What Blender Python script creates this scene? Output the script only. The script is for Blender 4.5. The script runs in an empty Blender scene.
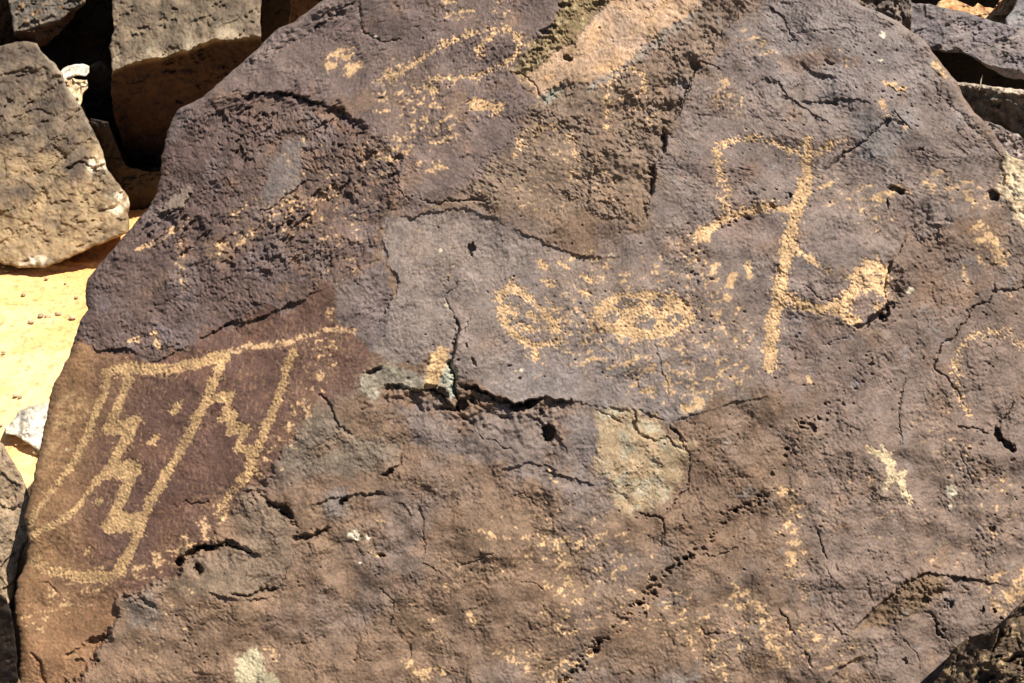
import bpy, math
import numpy as np

# ------------------------------------------------------------------ camera, sky, sun
scene = bpy.context.scene
COL = scene.collection
FPX, CX, CY = 1408.0, 512.0, 341.5
CAM = np.array([0.0, 0.0, 1.6])
PITCH = math.radians(30)
FWD = np.array([0, math.cos(PITCH), -math.sin(PITCH)])
UP = np.array([0, math.sin(PITCH), math.cos(PITCH)])
RIGHT = np.array([1.0, 0, 0])
cam_d = bpy.data.cameras.new('camera')
cam = bpy.data.objects.new('camera', cam_d)
COL.objects.link(cam)
cam.location = CAM
cam.rotation_euler = (math.radians(90) - PITCH, 0, 0)
cam_d.sensor_width = 36
cam_d.lens = 36 * FPX / 1024
cam_d.clip_end = 500
cam_d.clip_start = 0.05
scene.camera = cam

SUN = np.array([0.42, -0.13, 0.90])
SUN /= np.linalg.norm(SUN)
elev = math.asin(SUN[2])
az = math.atan2(SUN[0], SUN[1])          # from +Y, clockwise
world = bpy.data.worlds.new('World')
scene.world = world
world.use_nodes = True
wn = world.node_tree
bg = wn.nodes['Background']
sky = wn.nodes.new('ShaderNodeTexSky')
sky.sky_type = 'NISHITA'
sky.sun_disc = False
sky.sun_elevation = elev
sky.sun_rotation = az
wn.links.new(sky.outputs[0], bg.inputs[0])
bg.inputs[1].default_value = 0.05
sun_d = bpy.data.lights.new('sun', 'SUN')
sun_d.energy = 5.0
sun_d.angle = math.radians(0.5)
sun_d.color = (1.0, 0.935, 0.84)
sun = bpy.data.objects.new('sun', sun_d)
COL.objects.link(sun)
from mathutils import Vector
sun.rotation_euler = Vector(SUN).to_track_quat('Z', 'Y').to_euler()
vs = scene.view_settings
vs.view_transform = 'Standard'
vs.look = 'None'
vs.exposure = 0.98
vs.gamma = 1.0
vs.use_curve_mapping = False

# ------------------------------------------------------------------ noise
_TAB = {}
def _tab(seed):
    if seed not in _TAB:
        _TAB[seed] = np.random.default_rng(seed + 1000).random(65536).astype(np.float32)
    return _TAB[seed]

def _hash(ix, iy, seed):
    return _tab(seed)[((ix.astype(np.int32) & 255) << 8) | (iy.astype(np.int32) & 255)]

def pn(x, y, sc, seed=0, ang=0.0, ax=1.0):
    """gradient noise, about -1..1; sc = feature size in px; ax stretches along ang"""
    x = np.asarray(x, np.float32); y = np.asarray(y, np.float32)
    if ang or ax != 1.0:
        c, s = math.cos(ang), math.sin(ang)
        x, y = (x * c + y * s) / ax, -x * s + y * c
    x = x / sc + (seed * 17.31) % 256
    y = y / sc - (seed * 9.77) % 256
    ix = np.floor(x).astype(np.int32); iy = np.floor(y).astype(np.int32)
    fx = (x - ix).astype(np.float32); fy = (y - iy).astype(np.float32)
    ux = fx * fx * fx * (fx * (fx * 6 - 15) + 10)
    uy = fy * fy * fy * (fy * (fy * 6 - 15) + 10)
    if ('g', seed) not in _TAB:
        a = _tab(seed) * 2 * math.pi
        _TAB[('g', seed)] = (np.cos(a), np.sin(a))
    gc, gs = _TAB[('g', seed)]
    x0 = (ix & 255) << 8; x1 = ((ix + 1) & 255) << 8; y0 = iy & 255; y1 = (iy + 1) & 255
    def g(i, dx, dy):
        return gc[i] * (fx - dx) + gs[i] * (fy - dy)
    a = g(x0 | y0, 0, 0); b = g(x1 | y0, 1, 0); c = g(x0 | y1, 0, 1); d = g(x1 | y1, 1, 1)
    a = a + (b - a) * ux; c = c + (d - c) * ux
    return 1.5 * (a + (c - a) * uy)

def fbm(x, y, sc, oct=4, seed=0, gain=0.5, ang=0.0, ax=1.0):
    r = 0; a = 1.0
    for i in range(oct):
        r = r + a * pn(x, y, sc / 2 ** i, seed + i * 7, ang, ax)
        a *= gain
    return r

def cells(x, y, sc, seed=0, jit=1.0):
    """Worley: F1, F2 (in cell units), two random values and the offset to the nearest point"""
    x = np.asarray(x, np.float32) / sc; y = np.asarray(y, np.float32) / sc
    ix = np.floor(x); iy = np.floor(y)
    f1 = np.full(x.shape, 9.0); f2 = np.full(x.shape, 9.0)
    ra = np.zeros(x.shape); rb = np.zeros(x.shape); ox = np.zeros(x.shape); oy = np.zeros(x.shape)
    for dx in (-1, 0, 1):
        for dy in (-1, 0, 1):
            cx = ix + dx; cy = iy + dy
            px = cx + 0.5 + jit * (_hash(cx, cy, seed) - 0.5)
            py = cy + 0.5 + jit * (_hash(cx, cy, seed + 11) - 0.5)
            d = np.hypot(x - px, y - py)
            m = d < f1
            f2 = np.where(m, f1, np.minimum(f2, d))
            f1 = np.where(m, d, f1)
            ra = np.where(m, _hash(cx, cy, seed + 23), ra)
            rb = np.where(m, _hash(cx, cy, seed + 37), rb)
            ox = np.where(m, x - px, ox); oy = np.where(m, y - py, oy)
    return f1, f2, ra, rb, ox, oy

def chips(x, y, sc, seed, tilt=1.0, step=0.3):
    """tilted fracture flakes: each cell a plane of its own; result in px for unit slope"""
    f1, f2, ra, rb, ox, oy = cells(x, y, sc, seed)
    a = ra * 2 * math.pi
    edge = np.clip((f2 - f1) / 0.18, 0, 1)
    return sc * ((np.cos(a) * ox + np.sin(a) * oy) * tilt + (rb - 0.5) * step) * (0.35 + 0.65 * edge)

def ss(a, b, x):
    t = np.clip((x - a) / (b - a), 0, 1)
    return t * t * (3 - 2 * t)

def pdist(pts, x, y, pad):
    """distance, signed cross and running parameter 0..1 to a polyline, only inside its padded box"""
    p = np.array([q[:2] for q in pts], float)
    d = np.full(x.shape, 1e3); s = np.zeros(x.shape); t = np.zeros(x.shape)
    m = (x > p[:, 0].min() - pad) & (x < p[:, 0].max() + pad) & (y > p[:, 1].min() - pad) & (y < p[:, 1].max() + pad)
    xx = x[m]; yy = y[m]
    if xx.size == 0: return d, s, t
    L = np.hypot(*(p[1:] - p[:-1]).T); acc = np.concatenate([[0], np.cumsum(L)]); T = acc[-1]
    D = np.full(xx.shape, 1e3); S = np.zeros(xx.shape); TT = np.zeros(xx.shape)
    for i in range(len(p) - 1):
        a = p[i]; v = p[i + 1] - a; l2 = v @ v
        u = np.clip(((xx - a[0]) * v[0] + (yy - a[1]) * v[1]) / l2, 0, 1)
        dd = np.hypot(xx - a[0] - u * v[0], yy - a[1] - u * v[1])
        k = dd < D
        D = np.where(k, dd, D)
        S = np.where(k, np.sign(v[0] * (yy - a[1]) - v[1] * (xx - a[0])), S)
        TT = np.where(k, (acc[i] + u * L[i]) / T, TT)
    d[m] = D; s[m] = S; t[m] = TT
    return d, s, t

def inpoly(pts, x, y, pad=40):
    """signed distance to a polygon (positive inside)"""
    d, _, _ = pdist(list(pts) + [pts[0]], x, y, pad)
    p = np.array(pts, float)
    ins = np.zeros(x.shape, bool)
    j = len(p) - 1
    for i in range(len(p)):
        xi, yi = p[i]; xj, yj = p[j]
        c = ((yi > y) != (yj > y)) & (x < (xj - xi) * (y - yi) / (yj - yi + 1e-12) + xi)
        ins ^= c
        j = i
    return np.where(ins, d, -d)

# ------------------------------------------------------------------ tags, mesh building, materials
def tag(o, label=None, cat=None, group=None, kind=None):
    for k, v in (('label', label), ('category', cat), ('group', group), ('kind', kind)):
        if v: o[k] = v
    return o

def world_pts(x, y, z):
    """points seen at pixel x, y of a level survey picture, at forward distance z (metres)"""
    x = np.asarray(x, float).ravel(); y = np.asarray(y, float).ravel(); z = np.asarray(z, float).ravel()
    u = (x - CX) / FPX; v = (CY - y) / FPX
    return CAM + z[:, None] * (FWD + u[:, None] * RIGHT + v[:, None] * UP)

def mesh_obj(name, V, F, col, mat, parent=None, normals=None, origin=None):
    """F: (n,4) quads (a triangle repeats nothing: pass a list of tuples for mixed)"""
    me = bpy.data.meshes.new(name)
    o = bpy.data.objects.new(name, me)
    V = np.asarray(V, float)
    if origin is not None:
        V = V - np.asarray(origin)
        if parent is None: o.location = origin
    quads = np.asarray(F[0], np.int32).reshape(-1, 4); tris = np.asarray(F[1], np.int32).reshape(-1, 3) if len(F) > 1 else np.zeros((0, 3), np.int32)
    nl = quads.size + tris.size; nf = len(quads) + len(tris)
    me.vertices.add(len(V)); me.vertices.foreach_set('co', V.astype(np.float32).ravel())
    me.loops.add(nl); me.loops.foreach_set('vertex_index', np.concatenate([quads.ravel(), tris.ravel()]))
    me.polygons.add(nf)
    st = np.concatenate([np.arange(len(quads)) * 4, quads.size + np.arange(len(tris)) * 3]).astype(np.int32)
    me.polygons.foreach_set('loop_start', st)
    me.polygons.foreach_set('use_smooth', np.ones(nf, bool))
    me.update(calc_edges=True)
    if col is not None:
        at = me.attributes.new('Col', 'FLOAT_COLOR', 'POINT')
        c = np.ones((len(V), 4), np.float32); c[:, :3] = col.reshape(-1, 3)
        at.data.foreach_set('color', c.ravel())
    if normals is not None:
        me.normals_split_custom_set_from_vertices(normals.astype(np.float32).tolist())
    me.materials.append(mat)
    COL.objects.link(o)
    if parent: o.parent = parent
    return o

def rock_mat(name, rough=0.78, spec=0.25, fine=900, amp=0.35, bump=0.0004, hue=0.12):
    m = bpy.data.materials.new(name); m.use_nodes = True
    n = m.node_tree; L = n.links
    b = n.nodes['Principled BSDF']
    at = n.nodes.new('ShaderNodeAttribute'); at.attribute_name = 'Col'
    tc = n.nodes.new('ShaderNodeTexCoord')
    nz = n.nodes.new('ShaderNodeTexNoise'); nz.inputs['Scale'].default_value = fine; nz.inputs['Detail'].default_value = 3
    L.new(tc.outputs['Object'], nz.inputs['Vector'])
    mr = n.nodes.new('ShaderNodeMapRange'); mr.inputs['From Min'].default_value = 0.3; mr.inputs['From Max'].default_value = 0.7
    mr.inputs['To Min'].default_value = 1 - amp; mr.inputs['To Max'].default_value = 1 + amp
    L.new(nz.outputs['Fac'], mr.inputs['Value'])
    mx = n.nodes.new('ShaderNodeVectorMath'); mx.operation = 'SCALE'
    L.new(at.outputs['Color'], mx.inputs[0]); L.new(mr.outputs[0], mx.inputs['Scale'])
    n2 = n.nodes.new('ShaderNodeTexNoise'); n2.inputs['Scale'].default_value = fine * 0.35; n2.inputs['Detail'].default_value = 2
    L.new(tc.outputs['Object'], n2.inputs['Vector'])
    mh = n.nodes.new('ShaderNodeMix'); mh.data_type = 'RGBA'; mh.blend_type = 'OVERLAY'; mh.inputs[0].default_value = hue
    L.new(mx.outputs[0], mh.inputs[6]); L.new(n2.outputs['Color'], mh.inputs[7])
    L.new(mh.outputs[2], b.inputs['Base Color'])
    b.inputs['Roughness'].default_value = rough
    b.inputs['Specular IOR Level'].default_value = spec
    bp = n.nodes.new('ShaderNodeBump'); bp.inputs['Distance'].default_value = bump; bp.inputs['Strength'].default_value = 0.8
    L.new(nz.outputs['Fac'], bp.inputs['Height']); L.new(bp.outputs[0], b.inputs['Normal'])
    return m

M_BOULDER = rock_mat('varnished_basalt')
M_ROCK = rock_mat('weathered_basalt', fine=500, amp=0.3, bump=0.0007, hue=0.15)
M_SAND = rock_mat('sand', rough=0.95, spec=0.05, fine=350, amp=0.18, bump=0.0010, hue=0.05)

def grid_faces(nr, nc, off=0, wrap=False):
    i = np.arange(nr * nc).reshape(nr, nc) + off
    if wrap: i = np.concatenate([i, i[:, :1]], 1)
    return np.stack([i[:-1, :-1].ravel(), i[1:, :-1].ravel(), i[1:, 1:].ravel(), i[:-1, 1:].ravel()], 1)

# ================================================================== the ground
def build_ground():
    def axis(lo, hi, step, far_lo, far_hi):
        c = np.arange(lo, hi, step); a = []; s = step; v = lo
        while v > far_lo: s *= 1.18; v -= s; a.append(v)
        b = []; s = step; v = c[-1]
        while v < far_hi: s *= 1.18; v += s; b.append(v)
        return np.concatenate([a[::-1], c, b])
    xs = axis(-1.75, -0.55, 0.0045, -150, 150); ys = axis(1.9, 4.0, 0.006, -100, 200)
    X, Y = np.meshgrid(xs, ys)
    x = X * 450; y = Y * 450
    Z = 0.020 * fbm(X, Y, 0.8, 3, 5) + 0.0022 * fbm(x, y, 34, 3, 9) + 0.0009 * fbm(x, y, 8, 2, 12, ax=2.5)
    # thin crusty ripples and grit
    g = ss(0.42, 0.75, fbm(x, y, 9, 2, 71, ax=2.2)) * ss(-0.1, 0.4, pn(x, y, 90, 72))
    Z = Z + 0.006 * g + 0.010 * ss(0.1, 0.6, fbm(x, y, 40, 4, 73, .6, 0, 2.0)) * ss(2.5, 2.9, Y)
    crk = ss(0.05, 0.0, np.abs(pn(x, y + 14 * pn(x, y, 60, 31), 110, 30, 0, 3.0))) * ss(0.0, 0.5, pn(x, y, 160, 33))
    Z = Z - 0.006 * crk
    far = np.hypot(X, Y - 3)
    Z = Z + ss(6, 40, far) * 0.5 * pn(X, Y, 14, 91) 
    base = np.array([0.66, 0.455, 0.225]); org = np.array([0.56, 0.29, 0.10])
    m = ss(-0.1, 0.7, fbm(x, y, 70, 4, 44, .6, 0, 1.6))[..., None]
    c = base * (1 - m) + org * m * 0.6 + base * m * 0.4
    near = ss(2.70, 3.15, Y + 0.16 * fbm(x, y, 60, 4, 3, .6, 0, 1.8))[..., None]
    c = c * (1 - 0.7 * near) + org * 0.7 * near * 1.1
    gg = ss(0.45, 0.7, fbm(x, y, 11, 2, 61))[..., None]
    c = c * (1 - 0.5 * gg) + org * 0.8 * 0.5 * gg
    c = c * (1 + 0.16 * fbm(x, y, 5, 2, 62) + 0.14 * pn(x, y, 2.2, 63) - 0.35 * ss(0.45, 0.7, fbm(x, y, 6, 2, 64, .5, 0, 1.8)))[..., None]
    dark_ground = 1 - ss(-2.3, -2.0, X + 0.1 * pn(X, Y, 0.5, 95)) * ss(-0.45, -0.65, X + 0.1 * pn(X, Y, 0.4, 96)) * ss(1.85, 2.0, Y) * ss(4.0, 3.75, Y)
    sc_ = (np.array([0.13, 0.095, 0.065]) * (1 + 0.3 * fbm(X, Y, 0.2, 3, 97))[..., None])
    c = c * (1 - dark_ground[..., None]) + sc_ * dark_ground[..., None]  # ground outside the visible sand darkened to cut bounce light
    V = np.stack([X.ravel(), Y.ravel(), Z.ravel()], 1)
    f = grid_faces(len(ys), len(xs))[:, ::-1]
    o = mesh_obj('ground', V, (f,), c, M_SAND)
    tag(o, kind='structure', label='pale yellow sand ground between the boulders')
build_ground()

# ================================================================== the large carved boulder
STEP = 0.8
LEFT = [(-60, 372), (-25, 345), (0, 323.7), (4, 318), (14.6, 303), (22, 294), (28, 279), (35, 271), (44, 262), (53, 253), (63, 242), (72.5, 230),
        (82, 220), (97, 203), (108, 180), (118, 173), (133, 167), (157, 162), (180, 160), (197, 155), (206, 150), (213, 144), (229, 130), (250, 112),
        (266, 98), (278, 88), (291, 85), (300, 86), (310, 87), (322, 80), (331, 77), (358, 68), (375, 59), (388, 52), (397, 50), (415, 47), (445, 40.5), (461, 37),
        (490, 31), (518, 24), (530, 27), (545, 29), (565, 25), (582, 17), (607, 14), (639, 19), (653, 20), (683, 19), (720, 30), (790, 60)]
RGT = [(-60, 800), (-20, 835), (0, 853), (6, 863), (13, 881), (21, 897), (34, 915), (42, 926), (50, 931), (68, 945), (82, 957), (98, 964), (113, 975), (121, 984), (130, 992),
       (145, 1002), (156, 1010), (163, 1030), (175, 1075), (195, 1110), (260, 1135), (500, 1150), (790, 1150)]

CRACKS = [
    ([(459, 385), (474, 388), (492, 397), (511, 403), (518, 405), (533, 403), (544, 398)], 1.6, 8), 
    ([(384, 386), (404, 387), (417, 391), (434, 389), (445, 398), (452, 407)], 1.3, 6), ([(250, 94), (289, 93), (309, 102), (330, 108)], 1.6, 6),
    ([(885, 598), (921, 573), (948, 576), (975, 579), (1003, 585)], 1.1, 5), ([(186, 553), (206, 545), (226, 543), (246, 549)], 1.6, 8),  # points, half width, depth
    ([(454, 318), (458, 330), (455, 347), (451, 365), (454, 383), (457, 402)], 1.6, 9),
    ([(452, 362), (454, 383), (457, 400)], 3.0, 9),
    ([(364, 372), (372, 370), (381, 366)], 2.2, 6),
    ([(401, 453), (400, 464), (391, 471), (380, 476)], 1.4, 6),
    ([(243, 492), (256, 493), (270, 502), (285, 518), (298, 527)], 1.8, 8),
    ([(294, 538), (303, 538), (313, 535), (331, 528)], 2.6, 12),
    ([(184, 502), (190, 505), (205, 502), (213, 503)], 1.0, 4),
    ([(232, 595), (240, 594), (248, 596), (259, 590), (272, 590), (281, 587)], 1.5, 8),
    ([(281, 587), (285, 577), (287, 566), (295, 552)], 0.9, 3),
    ([(318, 396), (324, 398), (330, 404), (334, 416), (340, 427), (352, 434)], 1.6, 7),
    ([(421, 492), (421, 505), (423, 522), (424, 545), (424, 562), (434, 567), (443, 578)], 1.0, 4),
    ([(379, 588), (388, 594), (394, 602), (391, 615), (389, 628)], 1.1, 5),
    ([(412, 643), (410, 658)], 1.1, 5),
    ([(459, 565), (476, 563), (486, 556), (496, 553)], 1.0, 4),
    ([(639, 512), (650, 517), (662, 518), (663, 530), (662, 547)], 1.5, 7),
    ([(662, 518), (672, 504), (686, 492), (689, 470), (687, 452), (680, 438), (668, 424)], 1.2, 4.5),
    ([(702, 627), (708, 634), (719, 635)], 1.2, 6),
    ([(699, 555), (712, 557), (729, 552), (745, 538)], 1.0, 4),
    ([(818, 530), (819, 540), (822, 550), (828, 558)], 1.2, 6), ([(826, 562), (829, 575), (836, 590)], 0.9, 3),
    ([(778, 608), (786, 618), (791, 630), (796, 637)], 1.3, 7), ([(803, 650), (808, 658), (812, 668)], 1.0, 5),
    ([(835, 625), (842, 634), (848, 636)], 1.2, 5),
    ([(930, 610), (935, 622), (939, 632), (949, 643)], 1.5, 7),
    ([(958, 450), (966, 465), (972, 485), (982, 499)], 0.9, 3.5),
    ([(940, 490), (944, 510), (946, 535)], 0.7, 2.5),
    ([(1080, 292), (1024, 288), (1010, 290), (996, 290), (993, 281)], 1.3, 6),
    ([(996, 290), (988, 301), (972, 308), (965, 322), (955, 335), (942, 346), (935, 356), (934, 370), (945, 378), (958, 390), (962, 405)], 1.3, 6),
    ([(905, 378), (902, 395), (898, 415), (899, 430), (902, 446)], 1.0, 4),
    ([(958, 425), (966, 428), (978, 430), (990, 434)], 1.3, 6),
    ([(1010, 395), (1012, 408), (1003, 418), (996, 424), (995, 434)], 1.1, 5),
    ([(796, 418), (803, 428), (813, 431)], 1.0, 5),
    ([(825, 169), (833, 162), (842, 155), (852, 149), (861, 144), (866, 138), (877, 130), (888, 119), (895, 112), (903, 122), (913, 130)], 1.2, 5),
    ([(838, 158), (848, 152), (861, 144)], 2.0, 5),
    ([(770, 78), (778, 82), (788, 96), (798, 105), (812, 113), (830, 124)], 1.1, 4.5),
    ([(798, 101), (815, 103), (828, 102), (845, 99), (860, 98)], 1.2, 5),
    ([(786, 22), (790, 33), (800, 34), (830, 31), (852, 30)], 0.8, 2.5),
    ([(935, 88), (941, 97), (955, 110), (968, 124), (978, 134), (985, 141), (996, 152), (1007, 161)], 1.4, 5),
    ([(1001, 160), (1003, 172), (1003, 185)], 1.5, 5),
    ([(745, 7), (735, 18), (719, 37), (702, 63), (693, 76), (690, 90), (679, 113), (667, 128), (665, 140), (664, 153), (655, 165), (652, 180), (651, 197), (646, 212), (642, 222)], 1.0, 4),
    ([(702, 63), (712, 66), (722, 70)], 1.1, 4),
    ([(665, 130), (664.5, 153)], 2.2, 11), ([(653.5, 167), (651.5, 195)], 2.2, 11), ([(690, 78), (688, 90)], 1.6, 7),
    ([(420, 199), (428, 203), (440, 204), (452, 201), (474, 200), (490, 203)], 1.3, 6),
    ([(398, 190), (404, 196), (410, 200)], 0.9, 3),
    ([(256, 213), (270, 207), (285, 198), (302, 185), (312, 180)], 1.2, 5),
    ([(158, 213), (170, 214), (184, 206), (192, 193)], 1.0, 4),
    ([(459, 276), (455, 287), (445, 298), (449, 306), (455, 314)], 0.9, 3),
    ([(470, 316), (466, 328), (463, 335)], 0.9, 3),
    ([(470, 396), (478, 399), (483, 407), (492, 411), (500, 416), (514, 417)], 1.2, 5),
    ([(432, 411), (444, 409), (454, 413), (463, 418), (472, 425), (476, 432), (482, 438), (496, 442), (504, 447), (514, 451)], 1.1, 4),
    ([(352, 410), (375, 408), (399, 402), (410, 397), (417, 390)], 1.0, 3.5),
    ([(388, 385), (388, 402), (395, 405)], 1.2, 5),
    ([(655, 338), (657, 352), (661, 370), (668, 385), (668, 402)], 0.9, 2.5),
    ([(635, 412), (634, 428), (642, 436), (656, 440), (668, 438), (676, 446), (686, 452)], 1.5, 6),
    ([(596, 410), (606, 415), (616, 421), (622, 423)], 1.3, 5),
    ([(668, 425), (676, 433), (686, 441)], 1.3, 5),
    ([(543, 108), (530, 122), (512, 140), (480, 165), (458, 190)], 0.8, 1.5),
    ([(512, 72), (528, 76), (536, 86), (540, 98)], 1.1, 4),
    ([(520, 84), (536, 97), (548, 90), (565, 84)], 0.8, 2),
    ([(360, 0), (359, 20), (364, 34), (385, 42), (402, 41)], 1.1, 3.5), ([(335, 12), (349, 4), (356, 2)], 1.4, 5),
    ([(60, 505), (64, 520)], 0.5, 0.1),
    ([(30, 653), (38, 662), (45, 680), (46, 700)], 2.2, 8),
    ([(40, 583), (50, 585), (58, 592)], 1.0, 3),
    ([(188, 618), (189, 640), (193, 655)], 0.8, 2.5),
    ([(905, 640), (918, 655), (920, 672)], 1.0, 3),
    ([(285, 646), (305, 645), (325, 636)], 0.9, 3), ([(355, 652), (362, 660), (372, 662)], 0.9, 3),
    ([(512, 497), (524, 495), (530, 500), (537, 506)], 1.0, 4), ([(520, 581), (535, 583), (545, 590)], 0.8, 3),
    ([(740, 262), (748, 268), (756, 276)], 0.6, 1.5), ([(822, 300), (836, 297), (845, 290)], 0.5, 1.5),
    ([(858, 247), (868, 242), (878, 233), (880, 228)], 0.7, 2.5), ([(800, 284), (812, 292), (825, 300), (833, 303)], 0.8, 3),
    ([(784, 88), (776, 120)], 0.4, 0.5),
    ([(885, 20), (872, 12)], 0.5, 1), ([(820, 345), (838, 338), (850, 336)], 0.7, 2.5),
    ([(920, 150), (935, 168), (950, 172)], 0.6, 1.8), ([(885, 85), (895, 90), (906, 92)], 1.0, 3.5),
    ([(640, 190), (646, 205), (648, 222)], 1.0, 3),
]
# ledges: the surface drops on the lower side (left side for paths running down) by A and comes back over R
LEDGES = [
    ([(750, 84), (765, 78), (778, 82), (788, 96), (798, 105), (812, 113), (830, 124)], 2, 26), ([(798, 101), (815, 103), (828, 102), (845, 99), (860, 98), (875, 104)], 2, 20), ([(768, 5), (782, 14), (789, 28), (796, 20)], 2.5, 12),
        ([(500, 470), (530, 462), (560, 470)], 2, 24),
    ([(384, 385), (404, 385), (417, 389), (434, 387), (445, 396), (452, 406), (463, 412)], 7, 26),
    ([(352, 412), (375, 408), (399, 402), (415, 412), (432, 411), (454, 413), (472, 425), (482, 438)], -4.5, 24),
    ([(459, 383), (474, 385), (492, 394), (511, 400), (518, 402), (533, 400), (544, 396), (564, 398), (580, 402)], 9, 32), ([(575, 401), (600, 406), (625, 408), (650, 413), (668, 420)], 2.6, 26),
    ([(668, 420), (700, 412), (735, 402), (770, 396)], 2.2, 30),
    ([(470, 396), (483, 407), (500, 416), (514, 418)], 4, 14),
    ([(80, 338), (100, 351), (127, 348), (150, 361), (167, 356), (200, 338), (233, 321), (256, 318), (300, 300), (333, 283)], 3.4, 16),
    ([(235, 96), (256, 93), (289, 92), (309, 100), (346, 110), (360, 130)], 6, 16),
    ([(262, 62), (276, 53), (306, 37), (330, 22), (349, 10)], -4.5, 12),
    ([(383, 220), (403, 217), (429, 212), (456, 208), (480, 213), (502, 223), (546, 243), (570, 253), (601, 257), (630, 258)], 2.0, 20),
    ([(390, 216), (383, 240), (388, 262), (400, 282), (392, 302), (378, 325)], 2.4, 24),
    ([(745, 7), (719, 37), (702, 63), (690, 85), (679, 113), (665, 130), (664, 153), (653, 168), (650, 200), (645, 218)], 5, 60),
    ([(243, 492), (256, 493), (270, 502), (285, 518), (298, 527)], -5, 22),
    ([(175, 563), (186, 553), (206, 544), (226, 542), (246, 549), (262, 556)], 8, 12),
    ([(60, 655), (80, 648), (92, 640), (102, 634), (118, 640)], 3.5, 14),
    ([(848, 635), (862, 618), (885, 598), (904, 585), (921, 573), (948, 576), (975, 579), (1003, 585)], 5, 26),
    ([(825, 690), (836, 672), (848, 660), (862, 655)], 4, 16),
    ([(885, 305), (888, 285), (893, 262), (908, 240), (930, 224), (958, 222)], -3.5, 22),
    ([(935, 88), (941, 97), (955, 110), (968, 124), (985, 141), (1007, 161)], -2.2, 14),
    ([(300, 508), (330, 500), (352, 494), (378, 492), (392, 496)], 4, 18),
    ([(343, 496), (350, 500)], 5, 5),
    ([(188, 552), (195, 560), (197, 572), (205, 576)], -5, 10),
    ([(520, 412), (540, 420), (560, 440), (572, 455)], 2.5, 30),
    ([(535, 470), (560, 474), (600, 485)], 2.5, 30),
    
    ([(205, 590), (225, 597), (250, 600), (270, 596)], 3, 16),
    
    ([(800, 60), (815, 72), (838, 78)], 1.8, 14), ([(768, 118), (800, 120), (830, 127)], -1.2, 14),
]
PITS = [  # x, y, rx, ry, angle, depth
    (549, 433, 6, 9, 0.2, 22), (541, 412, 3, 5, 0.3, 7), (519, 407, 10, 5, -0.1, 14), (532, 403, 7, 3.5, -0.4, 12), (461, 404, 6, 7, 0.6, 16), (456, 410, 4, 4, 0, 10),
    (430, 387, 8, 2.5, 0, 8), (443, 393, 6, 3, 0.7, 9),
    (286, 512, 9, 4.5, 0.75, 13), (272, 504, 7, 3, 0.3, 8), (180, 563, 6, 4.5, -0.4, 11), (193, 551, 9, 4, -0.4, 12), (199, 570, 4.5, 8, 0.1, 12), (207, 547, 8, 3, -0.1, 9), (232, 543, 7, 4, 0.3, 8),
    (244, 549, 9, 3, 0.3, 6), (388, 472, 7, 2.5, -0.6, 8), (344, 501, 6, 3, -0.6, 8), (382, 556, 4, 2.5, 0.3, 8),
    (567, 58, 5.5, 3, 0.3, 9), (897, 191, 8, 4, 0.3, 11), (993, 196, 5, 4.5, 0, 12), (890, 307, 6, 3, -0.5, 6), (875, 319, 11, 5, -0.3, 13), (862, 325, 8, 3, -0.2, 9), (884, 313, 5, 7, 0.5, 9),
    (999, 436, 4, 7, -0.5, 15), (1008, 446, 9, 4, 0.75, 14), (472, 249, 2.6, 9, 0.1, 8), (471, 399, 5, 4, 0.4, 5), (992, 528, 4, 3, 0.3, 6), (924, 600, 4, 4, 0, 6),
    (645, 616, 3, 3, 0, 3), (148, 603, 9, 3, 0.6, 5), (772, 205, 4, 2.5, 0.5, 5), (748, 217, 2.5, 2, 0, 4), (789, 197, 2.5, 1.8, 0, 5), (340, 14, 6, 3, -0.5, 5), (318, 27, 5, 2.5, -0.5, 4),
    (372, 370, 9, 2.6, -0.45, 7), (473, 362, 2.2, 5, -0.5, 4), (509, 366, 2, 1.5, 0, 3), (519, 378, 2.2, 1.2, 0, 3), (466, 345, 1.4, 1.4, 0, 3),
    (98, 640, 12, 4, -0.3, 7), (80, 662, 5, 2, 0, 3), (905, 660, 3, 4, 0, 4), (995, 610, 2, 3.5, 0, 5), (1001, 618, 2.5, 2, 0, 5), (952, 603, 2, 3, 0, 5), (982, 610, 1.8, 5, 0, 5),
    (804, 422, 4, 2, 0.4, 5), (813, 428, 3, 3, 0, 5), (829, 62, 6, 2.5, 0.3, 3), (835, 104, 5, 2.5, 0.2, 4), (887, 122, 3, 3, 0.3, 4), (900, 124, 4, 2.5, 0.5, 4), (887, 204, 1.5, 4, 0, 4),
    (549, 30, 8, 5, -0.5, 4), (600, 4, 6, 3, -0.3, 4), (565, 5, 6, 4, 0, 6), (545, 33, 5, 3, 0, 4), (535, 52, 8, 4, -0.4, 4),
]
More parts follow.
